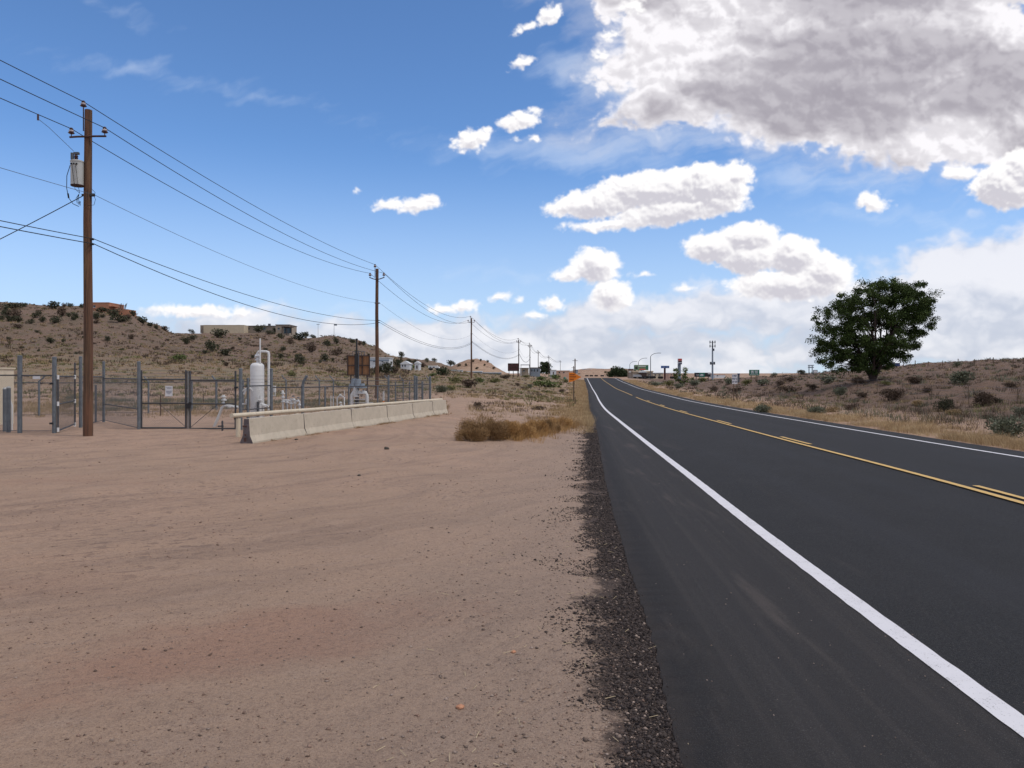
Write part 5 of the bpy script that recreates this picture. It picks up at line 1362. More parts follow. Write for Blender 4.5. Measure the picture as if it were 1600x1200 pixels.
# bigger single stones
def stone(u, v, s, m_, label):
    x, y, z = hit(u, v, 2.0); rng = np.random.default_rng(int(u))
    mb = MB(); import bmesh
    bm = bmesh.new(); bmesh.ops.create_icosphere(bm, subdivisions=2, radius=s)
    for w in bm.verts:
        k = 1 + .28 * float(perlin(np.array([w.co.x / s * 1.3 + u]), np.array([w.co.y / s * 1.3 + w.co.z / s]), 7)[0]); w.co *= k; w.co.z *= .6
    me = bpy.data.meshes.new('stone'); bm.to_mesh(me); bm.free(); me.materials.append(m_)
    o = bpy.data.objects.new('stone', me); COL.objects.link(o); o.location = (x, y, z + s * .3); tag(o, label, 'stone')
M['stone_o'] = mat('orange_stone', (0.45, 0.22, 0.13), .9, 0, .2, 30); M['stone_d'] = mat('dark_stone', (0.07, 0.06, 0.05), .9, 0, .3, 20)
stone(719, 1109, .020, M['stone_o'], 'small orange stone lying on the dirt near the bottom centre')
stone(604, 702, .060, M['stone_d'], 'dark lump on the dirt in front of the barrier')
stone(561, 744, .028, M['stone_d'], 'small dark stone on the dirt lot below the barrier')
stone(463, 688, .04, M['stone_d'], 'dark clod at the foot of the nearest barrier segment')
stone(802, 1020, .016, M['stone_o'], 'pinkish pebble on the dirt left of the gravel edge') 
n = 90; Y = np.exp(rg.uniform(math.log(2.8), math.log(9), n)); X = XL(Y) - SH(Y) - rg.uniform(-.05, 1.6, n); Z = ground(X, Y)
mb = MB()
for k in range(n):
    a = random.uniform(0, math.pi); l_ = random.uniform(.015, .06)
    mb.tube([(X[k], Y[k], Z[k] + .006), (X[k] + math.cos(a) * l_, Y[k] + math.sin(a) * l_, Z[k] + .014)], .0016, 4)
tag(mb.build('straw_litter', M['straw']), kind='stuff')

# ---- the big elm on the bank
def tree(name, label, x, y, z, ells, ref_v, kind, nclump, nleaf, leafs, trunk_r, seed, forks, spread_depth=.6, droop=0.0, clr=.42):
    """ells: crown lobes as (column, row, half width px, half height px)"""
    rng = np.random.default_rng(seed); k = y / F; u0 = 800 + x / k; v0 = ref_v
    cl = []
    area = np.array([e[2] * e[3] for e in ells], float); ch = rng.choice(len(ells), nclump, p=area / area.sum())
    for c in ch:
        e = ells[c]; d = rdir(1, rng)[0]; r = rng.uniform(.35, 1.0) ** .5
        cl.append(((e[0] - u0 + d[0] * r * e[2]) * k, d[1] * r * (e[2] + e[3]) * spread_depth * k, (v0 - e[1] + d[2] * r * e[3]) * k))
    cl = np.array(cl); root = empty(name, (x, y, z), label, 'tree')
    # limbs
    lb = MB(); base = []
    H_ = cl[:, 2].max(); fk = []
    for q in range(forks):
        a = 2 * math.pi * q / forks + rng.uniform(-.4, .4); ln = rng.uniform(.25, .55)
        tip = np.array([math.cos(a) * H_ * .30 * rng.uniform(.5, 1.3), math.sin(a) * H_ * .22, H_ * rng.uniform(.36, .60)])
        m1 = tip * np.array([.30, .30, .24]); fk.append((m1, tip))
        lb.tube([(0, 0, -.15), m1 * .5 + np.array([0, 0, .1]), m1, (m1 + tip) / 2 + rng.normal(0, .12, 3), tip], [trunk_r, trunk_r * .8, trunk_r * .6, trunk_r * .42, trunk_r * .25], 8)
    for c in cl[rng.permutation(len(cl))[:min(len(cl), 150)]]:
        best = min(fk, key=lambda f: np.linalg.norm(f[1] - c)); s_ = best[0] + (best[1] - best[0]) * rng.uniform(.2, 1.0)
        if c[2] < s_[2]: s_ = best[0]
        mid = (s_ + c) / 2 + rng.normal(0, .15, 3) + np.array([0, 0, .15])
        lb.tube([s_, mid, c], [trunk_r * .2, trunk_r * .12, trunk_r * .04], 5, False)
    lb.build('trunk', L['bark'], root, True)
    kk = rng.integers(0, nclump, nleaf); rad = clr * rng.uniform(.6, 1.4, nclump)
    # leaves hang along short sprays
    d = rdir(nleaf, rng); C = cl[kk] + d * (rad[kk] * rng.uniform(.1, 1.15, nleaf) ** .8)[:, None] * np.array([1.15, 1.15, .8])
    V, Fq = leaf_faces(C, leafs, rng, .45, dirs=d * .6 + np.array([0, 0, -droop]))
    ct = rng.normal(.5, .18, nclump)
    tint = np.repeat(np.clip(ct[kk] + rng.normal(0, .2, nleaf), 0, 1), 4)
    mesh_np('crown', V, Fq, L[kind], root, attrs={'tint': tint})
    return root
Yt_ = 70.0; xt_ = place_x(1364, Yt_); zt_ = gz(xt_, Yt_)
v_base = HV + (CH - zt_) / Yt_ * F
tree('elm_tree', 'large dark green rounded tree standing alone on the right bank', xt_, Yt_, zt_,
     [(1392,480,56,38),(1350,478,45,36),(1312,500,40,30),(1300,528,32,24),(1297,556,22,20),(1420,468,38,30),(1428,503,30,28),(1414,530,26,18),(1372,520,60,40),(1335,545,42,28),(1385,456,46,18),(1380,562,40,18),(1325,568,36,14),(1437,478,20,18),(1392,548,30,18),(1350,572,40,12),(1284,550,8,10)],
     v_base, 'tree', 560, 98000, .085, .22, 9, 8, clr=.44, droop=.25)
x, y, z = hit(852, 584); tree('dark_upright_tree', 'dark upright tree left of the orange sign among the distant poles', x, y, z, [(852,574,7,8),(849,568,4,5),(856,578,6,5),(846,578,4,4)], HV + (CH - z) / y * F, 'darktree', 40, 2600, .10 * y / 90, .12, 12, 3, clr=.22 * y / 70)
x, y, z = hit(966, 589, 60); tree('dark_round_tree', 'dark green tree right of the road crest', x, y, z, [(964,579,8,6),(972,584,9,4),(957,585,6,4),(978,586,5,3)], HV + (CH - z) / y * F, 'darktree', 60, 3800, .11 * y / 90, .12, 13, 3, clr=.28 * y / 70)
x, y, z = hit(1066, 602, 40); tree('sparse_tree', 'sparse leggy green tree at the foot of the tall red and white sign', x, y, z, [(1060,590,7,7),(1072,588,7,9),(1066,596,9,5),(1056,581,3,6),(1075,578,4,4),(1070,583,3,7),(1079,592,4,4)], HV + (CH - z) / y * F, 'green', 34, 1500, .09 * y / 90, .10, 14, 5, clr=.20 * y / 70)

# ================================================================== houses, signs and things far off
def house(name, label, u0, u1, vt, vb, Y, wall, roof=None, depth=6.0, wins=(), doors=(), flat=True, cat='building', extra=None, vgable=0.0, base=None, overhang=.15, roofh=.18):
    """box building whose front spans columns u0..u1 and rows vt..vb at distance Y"""
    x0, x1 = place_x(u0, Y), place_x(u1, Y); zt_ = top(vt, Y); zb_ = top(vb, Y); zg_ = min(zb_, gz((x0 + x1) / 2, Y)) - .3 if base is None else base
    cx = (x0 + x1) / 2; w = x1 - x0
    r = empty(name, (cx, Y, zg_), label, cat)
    h = zt_ - zg_
    MB().box((0, depth / 2, h / 2), (w, depth, h)).build('wall', wall, r)
    if roof:
        if flat: MB().box((0, depth / 2, h + roofh / 2 + .003), (w + 2 * overhang, depth + 2 * overhang, roofh)).build('roof', roof, r)
        else:
            g = vgable; MB().prism([(-w / 2 - overhang, -overhang, h + .003), (w / 2 + overhang, -overhang, h + .003), (w / 2 + overhang, -overhang, h + .06), (0, -overhang, h + g), (-w / 2 - overhang, -overhang, h + .06)], (0, depth + 2 * overhang, 0)).build('roof', roof, r)
    def rect(q, t_, nm, m_):
        a, b, c, d = q; X0, X1 = place_x(a, Y) - cx, place_x(b, Y) - cx; Z0, Z1 = top(d, Y) - zg_, top(c, Y) - zg_
        o = MB().box(((X0 + X1) / 2, -.03, (Z0 + Z1) / 2), (X1 - X0, .07, Z1 - Z0)).build(nm, m_, r)
        return o, (X0, X1, Z0, Z1)
    for q in wins:
        o, (X0, X1, Z0, Z1) = rect(q, 0, 'window', M['glass'])
        MB().box(((X0 + X1) / 2, -.05, Z0 - .04), (X1 - X0 + .15, .10, .07)).build('sill', M['signwhite'], o)
    for q in doors: rect(q, 0, 'door', M['darkwood'])
    return r, cx, zg_
# hilltop houses
r, cx, zg_ = house('adobe_house', 'orange adobe house on the crest just right of the nearest pole', 143, 170, 474, 484, 178, M['adobe'], M['adobe'], 7, wins=[(146, 149, 477, 480)], roofh=.25, overhang=.04)
MB().box((place_x(174.5, 178) - cx, 1.5, top(478.6, 178) - zg_), (1.3, 3.0, .12)).box((place_x(178, 178) - cx, 1.4, top(481, 178) - zg_), (.12, .12, .8)).build('porch_beam', M['adobe'], r)
r, cx, zg_ = house('adobe_wall_block', 'lower orange adobe wing on the crest with bare shrubs above it', 186, 199, 484, 494, 174, M['adobe'], M['adobe'], 4, roofh=.12, overhang=.02)
sh_ = empty('bare_shrub', (place_x(191, 175.5), 175.5, top(486, 175.5)), 'bare upright shrub sticking up above the lower adobe wing', 'bush')
sb = MB()
for k in range(12):
    a = random.uniform(-1, 1) * 1.1; sb.tube([(a * .5, 0, -.2), (a * .8, random.uniform(-.2, .2), .8), (a + random.uniform(-.15, .15), random.uniform(-.3, .3), random.uniform(1.2, 1.9))], .045, 4)
sb.build('branches', M['darkwood'], sh_)
r, cx, zg_ = house('long_flat_building', 'long cream flat roofed building on the middle hilltop', 318, 381, 508.5, 520, 236, M['stucco'], M['stucco'], 12, roofh=.15, overhang=.03)
MB().box((place_x(316, 236) - cx, 4, top(514, 236) - zg_), (1.6, 7, 2.4)).build('side_wing', M['taupe'], r)
MB().box((place_x(368, 236) - cx, 3, top(507.6, 236) - zg_), (.8, .8, .35)).build('roof_unit', M['cable_grey'], r)
r, cx, zg_ = house('taupe_house', 'low grey brown house right of the long cream building', 382, 430, 509.5, 519, 240, M['taupe'], M['roofgrey'], 9, wins=[(386, 390, 512.5, 515.5), (411, 415, 512, 515.5)], roofh=.15)
MB().box((place_x(417, 240) - cx, 2.5, top(507, 240) - zg_), (.7, .6, .8)).build('swamp_cooler', M['cable_grey'], r)
r, cx, zg_ = house('porch_house', 'tan hilltop house with a dark porch at its right end', 431, 452, 508, 519, 232, M['tanwall'], M['roofgrey'], 8, wins=[(434, 437, 512, 515)], roofh=.2)
X0, X1 = place_x(443, 232) - cx, place_x(459, 232) - cx
pz = top(511.3, 232) - zg_
MB().box(((X0 + X1) / 2, -1.0, pz), (X1 - X0, 2.2, .22)).build('porch_roof', M['darkwood'], r)
for q in (X0 + .15, (X0 + X1) / 2, X1 - .15): MB().box((q, -1.9, pz / 2), (.16, .16, pz - .2)).build('porch_post', M['darkwood'], r)
MB().box(((X0 + X1) / 2 - .3, -.06, pz - 1.0), (X1 - X0 - .9, .08, 1.7)).build('porch_window', M['glass'], r)
# poles on the ridge
def thin_pole(u, vt, vb, Y, label, flag=False):
    x = place_x(u, Y); z0 = top(vb, Y) - .4
    r = empty('flag_pole' if flag else 'light_pole', (x, Y, z0), label, 'flag pole' if flag else 'light pole')
    MB().tube([(0, 0, 0), (0, 0, top(vt, Y) - z0)], .07, 8, True, .05).build('shaft', M['xfmr'], r, True)
    if flag: MB().box((.45, 0, top(vt + 1.5, Y) - z0), (.8, .04, .5)).build('flag', M['bluegrey'], r)
    else: MB().box((0, 0, top(vt, Y) - z0 + .05), (.9, .2, .12)).build('lamp_head', M['cable_grey'], r)
thin_pole(497, 507, 528, 228, 'thin light pole on the saddle left of the rounded hill')
thin_pole(522, 506, 526, 222, 'thin flag pole with a small blue grey flag on the rounded hill', True)
# village at the foot of the hill
r, cx, zg_ = house('mobile_home', 'long pale mobile home with a blue grey stripe behind the second pole', 577, 608, 559.5, 571, 128, M['palewall'], M['palewall'], 4, wins=[(583, 586, 562.5, 565.5), (596, 599, 562.5, 565.5)], roofh=.12, overhang=.12)
MB().box((0, -.055, top(559.5, 128) - zg_ - .38), (place_x(608, 128) - place_x(577, 128), .05, .22)).build('stripe', M['bluegrey'], r)
house('dome_shed', 'white round roofed shed among dark bushes', 626, 640, 569, 577, 150, M['palewall'], M['palewall'], 4, wins=[(628, 630, 570, 573), (632, 634, 570, 573)], flat=False, vgable=.65, cat='shed')
house('peaked_shed', 'white peaked shed right of the round roofed one', 648, 655, 568, 576, 152, M['palewall'], M['palewall'], 3, doors=[(650.5, 652.5, 571, 576)], flat=False, vgable=.5, cat='shed')
def vehicle(name, label, u0, u1, vb, Y, col, kind='car', group=None, flip=False):
    w = place_x(u1, Y) - place_x(u0, Y); x = place_x((u0 + u1) / 2, Y); z = top(vb, Y)
    r = empty(name, (x, Y, z), label, 'van' if kind == 'camper' else ('truck' if kind == 'truck' else 'car'), group)
    s = w / 4.4
    if kind == 'camper' or kind == 'truck':
        hb = w * (.42 if kind == 'camper' else .5)
        MB().prism([(-w / 2, -1.0, .4), (w * .3, -1.0, .4), (w * .3, -1.0, hb), (-w / 2, -1.0, hb)], (0, 2.1, 0)).build('body', col, r)
        MB().prism([(w * .31, -.95, .4), (w / 2, -.95, .4), (w / 2, -.95, hb * .5), (w * .42, -.95, hb * .8), (w * .31, -.95, hb * .8)], (0, 2.0, 0)).build('cab', col, r)
        if kind == 'camper':
            for k in (-.3, 0.0): MB().box((k * w, -1.01, hb * .65), (w * .18, .04, hb * .22)).build('window', M['glass'], r)
    else:
        P_ = [(-.5, .16), (-.5, .36), (-.36, .40), (-.24, .58), (.12, .58), (.26, .40), (.47, .34), (.5, .16)]
        P_ = [(-a if flip else a, b) for a, b in P_]
        MB().prism([(a * w, -.85, b * 2.5 * s) for a, b in P_], (0, 1.7, 0)).build('body', col, r)
        sg = -1 if flip else 1
        MB().prism([(sg * a * w, -.87, b * 2.5 * s) for a, b in ((-.31, .41), (-.21, .55), (.10, .55), (.21, .41))], (0, 1.74, 0)).build('window', M['glass'], r)
    for k in (-.32, .32):
        for yy in (-.86, .70): MB().lathe((k * w, yy, .32), [(.31, 0), (.33, .05), (.33, .17), (.31, .2)], 12, 'y').build('wheel', M['tire'], r, True)
M['carwhite'] = mat('white_car_paint', (.6, .6, .6), .3, 0, .03, 2); M['carsilver'] = mat('silver_car_paint', (.33, .34, .36), .3, .4, .03, 2); M['cardark'] = mat('dark_car_paint', (.03, .03, .035), .3, 0, .03, 2); M['carred'] = mat('maroon_car_paint', (.16, .03, .03), .3, 0, .03, 2)
vehicle('camper_van', 'white camper parked among bushes left of the large dark field bush', 670, 687, 578.5, 145, M['carwhite'], 'camper')
house('trailer_home', 'low white trailer just right of the large dark field bush', 705, 722, 578.6, 583, 170, M['palewall'], M['palewall'], 3, wins=[(708, 710, 579.4, 581), (714, 716, 579.4, 581)], roofh=.1)
house('long_white_shed', 'low white roofed shed straight behind the third pole', 728, 752, 581.2, 585, 185, M['bluegrey'], M['palewall'], 5, roofh=.22, wins=[(741, 744, 582.6, 584)], cat='shed')
house('long_blue_shed', 'low blue grey shed with a white roof edge left of the maroon board', 754, 783, 582.6, 586.5, 190, M['bluegrey'], M['palewall'], 5, roofh=.16, doors=[(760, 763, 584, 586)], cat='shed')
# maroon board
Y = 170; x = place_x(802, Y); z0 = gz(x, Y)
r = empty('billboard', (x, Y, z0), 'maroon panelled board on short legs left of the fourth pole', 'billboard')
w = 16.5 / F * Y; zt_, zb_ = top(568, Y) - z0, top(579.5, Y) - z0
MB().box((0, 0, (zt_ + zb_) / 2), (w, .15, zt_ - zb_)).build('board', M['maroon'], r)
f_ = MB()
for k in range(5): f_.box((-w / 2 + k * w / 4, -.1, (zt_ + zb_) / 2), (.09, .05, zt_ - zb_))
for k in range(3): f_.box((0, -.14, zb_ + k * (zt_ - zb_) / 2), (w, .04, .09))
f_.build('battens', M['darkwood'], r)
for k in (-.4, 0, .4): MB().tube([(k * w, .15, -.3), (k * w, .15, zb_ + .1)], .07, 6).build('leg', M['darkwood'], r)
# buildings behind the poles
r, cx, zg_ = house('block_building', 'tan block building under a white canopy behind the fourth and fifth poles', 813, 826, 575.5, 585, 235, M['tanwall'], M['tanwall'], 8, wins=[(817, 820, 578.5, 580.5)], roofh=.15)
MB().box((0.2, -1.5, top(570.2, 235) - zg_), (2.9, 3.5, .25)).build('canopy', M['palewall'], r)
for k in (-1.1, 1.4): MB().box((k, -2.9, (top(570.2, 235) - zg_) / 2), (.15, .15, top(570.2, 235) - zg_ - .26)).build('canopy_post', M['palewall'], r)
house('dark_shop', 'grey and dark shop building between the fifth and sixth poles', 829, 844, 575.5, 584, 245, M['bluegrey'], M['roofgrey'], 8, wins=[(830, 832, 577, 581), (834, 836, 577, 581), (839, 841, 577, 581)], roofh=.3)
house('white_building', 'small bright white building right of the dark upright tree', 861, 869, 578.5, 585, 300, M['palewall'], M['palewall'], 8, doors=[(864, 865.5, 581, 584.5)])
M['peach'] = mat('peach_wall', (0.55, 0.36, 0.27), .9, 0, .1, 1)
house('peach_building', 'long low peach coloured building behind the orange sign', 870, 890, 579.5, 586, 310, M['peach'], M['peach'], 10, wins=[(873, 875, 581, 583), (880, 882, 581, 583)])
house('mesa_shed', 'small grey shed on the pale mesa right of the thick pole', 899, 903, 578, 581, 470, M['bluegrey'], M['roofgrey'], 6, base=3.0)
house('mesa_house', 'low white building with dark windows on the pale mesa top', 911, 925, 577, 580, 520, M['palewall'], M['palewall'], 6, wins=[(912, 915, 577.6, 579.2), (916.5, 920, 577.6, 579.2), (921, 924, 577.6, 579.2)], base=3.5)
house('mesa_trailer', 'small white trailer alone on the pale mesa right of the low building', 938, 943, 577, 579.5, 530, M['palewall'], M['roofgrey'], 4, wins=[(939, 942, 577.5, 578.6)], base=3.8)
for k, (u, lb, cl_) in enumerate(((917, 'dark car on the far road just past the crest, leftmost of four', 'cardark'), (924, 'second car from the left on the far road past the crest', 'cardark'), (931.5, 'dark maroon car third from the left on the far road past the crest', 'carred'), (941, 'rightmost of the four cars on the far road past the crest', 'cardark'))):
    vehicle('distant_car', lb, u - 2.0, u + 2.0, 588.2, 330, M[cl_], 'car', 'cars on the road beyond the crest', flip=k % 2 == 1)
for k, (u, v, w, h, lb) in enumerate(((927, 583, 4, 2, 'tiny dark bush on the pale mesa face left of its middle'), (946, 588, 6, 4, 'small bush at the foot of the mesa above the road'), (950, 583, 4, 3, 'tiny dark bush on the right of the pale mesa face'), (905, 584, 4, 2, 'tiny dark bush at the left end of the mesa face'))):
    Y = 480; x = place_x(u, Y); make_bush('mesa_bush', lb, 'bush', 'juniper', x, Y, gz(x, Y) - .2, w / F * Y, h / F * Y, None, 380, .06, 1 + k % 4)
# orange arrow sign at the verge
Y = 58.0; x = place_x(896.5, Y); z0 = gz(x, Y); k_ = Y / F
r = empty('arrow_sign', (x, Y, z0), 'orange arrow shaped sign on a brown post at the left verge', 'road sign')
def sp(u, v): return ((u - 896.5) * k_, 0, CH - (v - HV) * k_ - z0)
MB().prism([sp(888.5, 582), sp(895.5, 582), sp(908.5, 589.3), sp(896, 595.5), sp(888.5, 597.5)][::-1], (0, .02, 0)).build('sign_plate', M['orange'], r)
MB().prism([(p[0], -.012, p[2]) for p in (sp(887.8, 582), sp(888.9, 582), sp(888.9, 597), sp(887.8, 597))][::-1], (0, .03, 0)).build('pale_edge', M['peach'], r)
tx = MB()
M['rustink'] = mat('brown_lettering', (.16, .035, .01), .7, 0, .2, 3)
for row, (v0, n_) in enumerate(((585.2, 5), (588.6, 6), (592.6, 4))):
    uu = 890
    for q in range(n_):
        a = sp(uu, v0); tx.box((a[0] + .03, -.018, a[2]), (.055, .008, .075 if q % 2 else .06)); uu += 1.75
tx.build('lettering', M['rustink'], r)
MB().box((0, .04, sp(0, 602)[2] * .5), (.09, .06, sp(0, 586)[2])).build('post', M['signtan'], r)
r = empty('verge_stake', (place_x(898.8, 50), 50, gz(place_x(898.8, 50), 50)), 'short brown wooden stake beside the arrow sign post', 'stake')
MB().box((0, 0, .28), (.05, .05, .62)).build('shaft', M['signtan'], r)
M['tealbin'] = M['teal']
bx_, by_, bz_ = hit(882.5, 592.5, 60)
r = empty('teal_barrel', (bx_, by_, bz_), 'small teal barrel half hidden in scrub left of the arrow sign', 'barrel')
MB().lathe((0, 0, -.1), [(.24, 0), (.25, .2), (.23, .22), (.25, .24), (.25, .42), (.23, .44), (.25, .46), (.24, .62)], 16).build('drum', M['teal'], r, True)
# ---- right of the crest
def board(name, label, u0, u1, vt, vb, Y, m_, legs=(), legm=None, marks=(), cat='sign', thick=.2, vbase=None):
    x = place_x((u0 + u1) / 2, Y); z0 = gz(x, Y) if vbase is None else top(vbase, Y)
    r = empty(name, (x, Y, z0), label, cat); w = (u1 - u0) / F * Y
    def cc(u, v): return ((u - (u0 + u1) / 2) / F * Y, top(v, Y) - z0)
    MB().box((0, 0, (cc(u0, vt)[1] + cc(u0, vb)[1]) / 2), (w, thick, (vb - vt) / F * Y)).build('sign_panel', m_, r)
    for (a, b, c, d, mm, nm) in marks:
        p, q = cc(a, c), cc(b, d)
        MB().box(((p[0] + q[0]) / 2, -thick / 2 - .01, (p[1] + q[1]) / 2), (q[0] - p[0], .03, p[1] - q[1])).build(nm, mm, r)
    for u, rr in legs:
        px = cc(u, 0)[0]; MB().tube([(px, thick / 2 + rr, -.5), (px, thick / 2 + rr, cc(u, vt)[1] - .1)], rr, 8).build('post', legm or M['cable_grey'], r, True)
    return r
SW = M['signwhite']
board('green_highway_sign', 'green highway sign with white lettering on the bank, alone against the sky', 1170.5, 1186.5, 577.8, 586.8, 108, M['green'], [(1174, .06), (1183, .06)], M['signtan'],
      [(1173, 1177.5, 579.3, 580.8, SW, 'lettering'), (1179, 1184, 579.3, 580.6, SW, 'lettering'), (1173, 1178, 582.0, 583.3, SW, 'lettering'), (1179.5, 1184, 582.0, 583.2, SW, 'lettering'), (1172, 1185, 584.7, 585.2, SW, 'line')], 'road sign', .05)
board('green_highway_sign', 'wide green and dark highway sign left of the cell tower', 1085, 1110.5, 582.3, 588.8, 150, M['dark'], [(1088, .08), (1107, .08)], M['signtan'],
      [(1092.5, 1101, 582.4, 589.6, M['green'], 'green_panel'), (1088, 1093, 585.5, 586.3, SW, 'lettering'), (1106, 1110, 583.0, 584.6, SW, 'lettering')], 'road sign', .08)
# lettering on the green panel needs to stand proud of it
gp = [o for o in COL.objects if o.name.startswith('green_panel')][-1]
MB().box((-.15, -.075, top(585.3, 150) - gz(place_x(1097.75, 150), 150)), (.55, .02, .16)).box((-.2, -.075, top(587, 150) - gz(place_x(1097.75, 150), 150)), (.7, .02, .12)).build('lettering', SW, gp)
# regulatory sign: three rows of blurred dark letters, drawn as broken strokes
Y = 62.0; x = place_x(1148, Y); z0 = gz(x, Y)
r = empty('regulatory_sign', (x, Y, z0), 'white sign with three rows of dark blue lettering on the right bank', 'road sign', None, .12)
w, hh = 8.8 / F * Y, 15.0 / F * Y; zc = top(592.3, Y) - z0
MB().box((0, 0, zc), (w, .02, hh)).build('sign_plate', SW, r)
lt_ = MB()
for k, (zz, n_) in enumerate(((.27, 4), (.03, 4), (-.21, 4))):
    for q in range(n_):
        cx_ = -w / 2 + (q + .65) * w / (n_ + .3)
        lt_.box((cx_ - .025, -.016, zc + zz), (.022, .008, .16)); lt_.box((cx_ + .005, -.016, zc + zz + (.04 if (q + k) % 2 else -.05)), (.04, .008, .03))
        if (q + k) % 3: lt_.box((cx_ + .03, -.016, zc + zz), (.02, .008, .15))
lt_.build('lettering', M['navy'], r)
MB().box((w / 2 + .12, .05, zc + .05), (.16, .03, hh * .85)).build('second_plate', M['cable_grey'], r)
MB().box((w / 2 + .10, .0, zc + hh / 2 + .03), (.22, .02, .09)).build('top_plate', M['navy'], r)
for q in (-w * .2, w * .45): MB().box((q, .04, zc * .5), (.05, .05, zc + .2)).build('post', M['signtan'], r)
# tall fuel sign, blue sign, billboards, pylon sign
board('tall_fuel_sign', 'tall pole sign in red, dark and pale bands behind the sparse tree', 1059.3, 1065.3, 560.3, 569.4, 205, SW, [(1062.3, .45)], M['bluegrey'],
      [(1059.4, 1065.2, 560.4, 563.3, M['red'], 'red_band'), (1059.4, 1065.2, 563.7, 566.0, M['maroon'], 'dark_band'), (1059.4, 1065.2, 567.4, 569.3, M['navy'], 'price_band')], 'sign', .6)
board('blue_pole_sign', 'wide blue sign on a single dark pole', 1033, 1045.5, 571.5, 575.3, 215, M['blue'], [(1039.3, .28)], M['maroon'], [(1035, 1039, 572.8, 574.2, M['bluegrey'], 'lettering'), (1040.5, 1044, 572.8, 574.2, M['bluegrey'], 'lettering')], 'sign', .5)
M['mutegreen'] = mat('printed_green', (.13, .2, .12), .6, 0, .3, .5)
board('large_billboard', 'green and red picture billboard above the peaked roof', 991.3, 1013, 570.2, 578.6, 230, M['mutegreen'], [(992.5, .3), (1003, .3)], M['dark'],
      [(992.5, 996, 573, 577, M['dark'], 'dark_patch'), (997, 1009, 571.8, 572.8, SW, 'lettering'), (999, 1008, 576.2, 578.0, M['red'], 'red_lettering'), (1009.5, 1012.5, 572, 576.5, M['green'], 'green_patch')], 'billboard', .4)
board('pylon_sign', 'pink and white panelled sign left of the picture billboard', 981.3, 990, 576.2, 583, 225, M['tanwall'], [(982, .2), (989, .2)], M['tanwall'], [(981.6, 989.6, 576.6, 578.6, M['maroon'], 'top_band'), (983, 986, 580, 582, SW, 'panel')], 'sign', .4)
# hotel with a peaked porch, low shops, parked vehicles
r, cx, zg_ = house('motel', 'tan roadside building with a white peaked porch under the billboard', 990, 1020, 581.5, 590, 222, M['tanwall'], M['stucco'], 9, wins=[(993, 995, 585, 587), (997, 999, 585, 587), (1013, 1015, 585, 587)], roofh=.35)
pw = 1.3
MB().prism([(-.2 - pw, -1.2, top(582, 222) - zg_), (-.2 + pw, -1.2, top(582, 222) - zg_), (-.2, -1.2, top(578.6, 222) - zg_)], (0, 1.1, 0)).build('porch_gable', M['palewall'], r)
MB().box((-.2, -.65, (top(582, 222) - zg_) / 2 - .01), (pw * 1.5, 1.0, top(582, 222) - zg_ - .02)).build('porch', M['darkwood'], r)
house('low_shop', 'long low pinkish shop right of the blue sign pole', 1046, 1060, 583.5, 588, 320, M['peach'], M['palewall'], 10, wins=[(1048, 1050, 585, 586.5), (1053, 1055, 585, 586.5)], roofh=.3)
house('low_shop', 'low cream shop between the street lamps and the blue sign', 1021, 1036, 583.6, 588.5, 300, M['stucco'], M['bluegrey'], 10, wins=[(1023, 1025, 585, 587), (1029, 1032, 585, 587)], roofh=.3)
house('far_white_building', 'low white building in the haze right of the cell tower', 1117, 1133, 585.6, 588.4, 420, M['palewall'], M['peach'], 12, wins=[(1120, 1122, 586.4, 587.6)], roofh=.4)
vehicle('box_truck', 'grey white box truck parked in front of the motel', 990, 1002, 591.2, 200, M['carsilver'], 'truck')
for k, (a, b, lb, cl_) in enumerate(((1004, 1010, 'silver car parked right of the box truck', 'carsilver'), (1010.5, 1016.5, 'silver car with dark windows, middle of the parked row', 'carsilver'), (1018, 1023, 'dark car parked at the right of the silver cars', 'cardark'), (1030, 1034.5, 'dark car parked left of the blue sign pole', 'cardark'), (1048.5, 1053, 'maroon car parked left of the sparse tree', 'carred'))):
    vehicle('parked_car', lb, a, b, 591.4 if k < 3 else 591.8, 200, M[cl_], 'car', 'cars parked by the motel', flip=k % 2 == 0)
# street lamps
def lamp(u, vt, vb, Y, ua, va, label):
    x = place_x(u, Y); z0 = top(vb, Y); r = empty('street_lamp', (x, Y, z0), label, 'street lamp', 'street lamps curving over the far junction')
    h = top(vt, Y) - z0; e = ((ua - u) / F * Y, 0, top(va, Y) - z0)
    MB().tube([(0, 0, -1), (0, 0, h)], .13, 8, True, .09).build('pole', M['galv'], r, True)
    MB().tube([(0, 0, h), (e[0] * .15, 0, h + (e[2] - h) * .45), (e[0] * .5, 0, h + (e[2] - h) * .85), e], .075, 6).build('arm', M['galv'], r, True)
    MB().box((e[0] + .2, 0, e[2] - .02), (.9, .3, .14)).build('lamp_head', M['galv'], r)
lamp(1016.5, 557, 590, 210, 1029, 551.5, 'nearest and tallest curved street lamp, right of the billboard')
lamp(997.5, 566, 590, 260, 1008, 559.5, 'middle curved street lamp rising behind the picture billboard')
lamp(984, 569.5, 590, 300, 993, 564.5, 'farthest curved street lamp, left of the picture billboard')
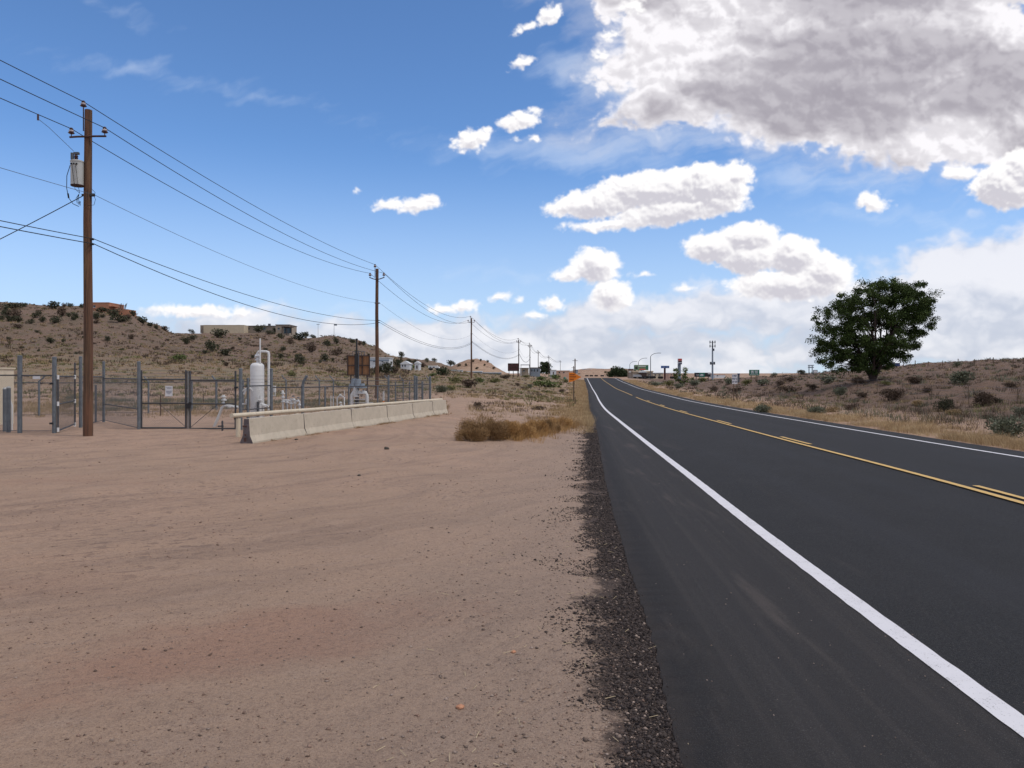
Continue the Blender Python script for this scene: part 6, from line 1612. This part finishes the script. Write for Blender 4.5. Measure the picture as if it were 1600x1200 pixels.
# cell tower
Y = 260; x = place_x(1113.3, Y); z0 = gz(x, Y); k_ = Y / F
r = empty('cell_tower', (x, Y, z0), 'tall monopole cell tower with two antenna rings near the top', 'cell tower')
MB().tube([(0, 0, -1), (0, 0, top(533, Y) - z0)], .34, 12, True, .22).build('mast', M['bluegrey'], r, True)
for vv, n_, rr in ((535, 6, .95), (541, 6, .95), (568, 4, .85)):
    zz = top(vv, Y) - z0
    MB().lathe((0, 0, zz), [(rr - .05, 0), (rr, .0), (rr, .08), (rr - .05, .08)], 12).build('platform', M['galv'], r)
    for q in range(n_):
        a = 2 * math.pi * q / n_ + .3; MB().box((rr * math.cos(a), rr * math.sin(a), zz + .1), (.24, .24, .95)).build('antenna', M['cable_grey'], r)
MB().box((.35, -.2, top(546.5, Y) - z0), (.4, .4, .8)).build('radio_box', M['cable_grey'], r)
# stacked sign boards and the blue box behind the big tree
Y = 125; 
board('stacked_sign', 'two thin grey boards on posts left of the big tree', 1262.5, 1271.5, 570.2, 571.6, Y, M['bluegrey'], [(1264.5, .07), (1269.5, .07)], M['cable_grey'], [], 'sign', .1)
x = place_x(1267, Y); r = [o for o in COL.objects if o.name.startswith('stacked_sign')][-1]
MB().box((0, 0, top(574, Y) - gz(x, Y)), (.94, .1, .16)).build('lower_board', M['bluegrey'], r)
board('small_white_sign', 'small pale board on two legs under the left edge of the big tree', 1270.5, 1277.5, 578, 583, 122, M['bluegrey'], [(1271, .05), (1277, .05)], M['dark'], [(1271.5, 1276.5, 579, 582.2, SW, 'panel')], 'sign', .06)
board('blue_box_sign', 'dark blue board with pale vertical stripes right of the big tree trunk', 1389, 1405, 567.2, 575.3, 118, M['navy'], [(1392, .07), (1402, .07)], M['dark'], [(1392 + 2.6 * q, 1392.5 + 2.6 * q, 568.2, 574.5, M['blue'], 'stripe') for q in range(5)], 'sign', .5)
# wire fences on the bank
def wire_fence(label, pts, posth, r_, strands, m_=None):
    P_ = [Vector((x, y, gz(x, y))) for x, y in pts]
    root = empty('wire_fence', P_[0], label, 'fence'); o_ = P_[0]
    for p in P_: MB().tube([p - o_ - Vector((0, 0, .2)), p - o_ + Vector((random.uniform(-.04, .04), 0, posth))], r_, 6).build('post', m_ or M['signtan'], root)
    for s in strands: MB().tube([p - o_ + Vector((0, 0, s)) for p in P_], .006, 4).build('wire_strand', M['wire'], root)
wf = []
for u, v in ((1590, 630), (1514, 637), (1456, 629), (1410, 625), (1371, 624), (1340, 618), (1283, 617), (1261, 612), (1241, 611), (1222, 609)):
    x, y, z = hit(u, v, 20); wf.append((x, y))
wf = [(x, y) for x, y in sorted(wf, key=lambda p: p[1])]
wf = [xy(1640, 33)] + [xy(1590, 37), xy(1514, 41), xy(1456, 45.5), xy(1410, 50.5), xy(1371, 56), xy(1340, 62), xy(1310, 68), xy(1283, 75), xy(1261, 83), xy(1241, 91), xy(1222, 100)]
wire_fence('sagging wire fence on thin dark posts running along the middle of the right bank', wf, .95, .02, (.35, .65, .95))
wire_fence('wire fence whose post tops show along the skyline of the right bank', [xy(1600, 84), xy(1583, 86), xy(1552, 90), xy(1523, 94), xy(1497, 98), xy(1473, 102), xy(1450, 106), xy(1430, 110), xy(1412, 114), xy(1330, 124), xy(1300, 130)], .75, .05, (.3, .6))
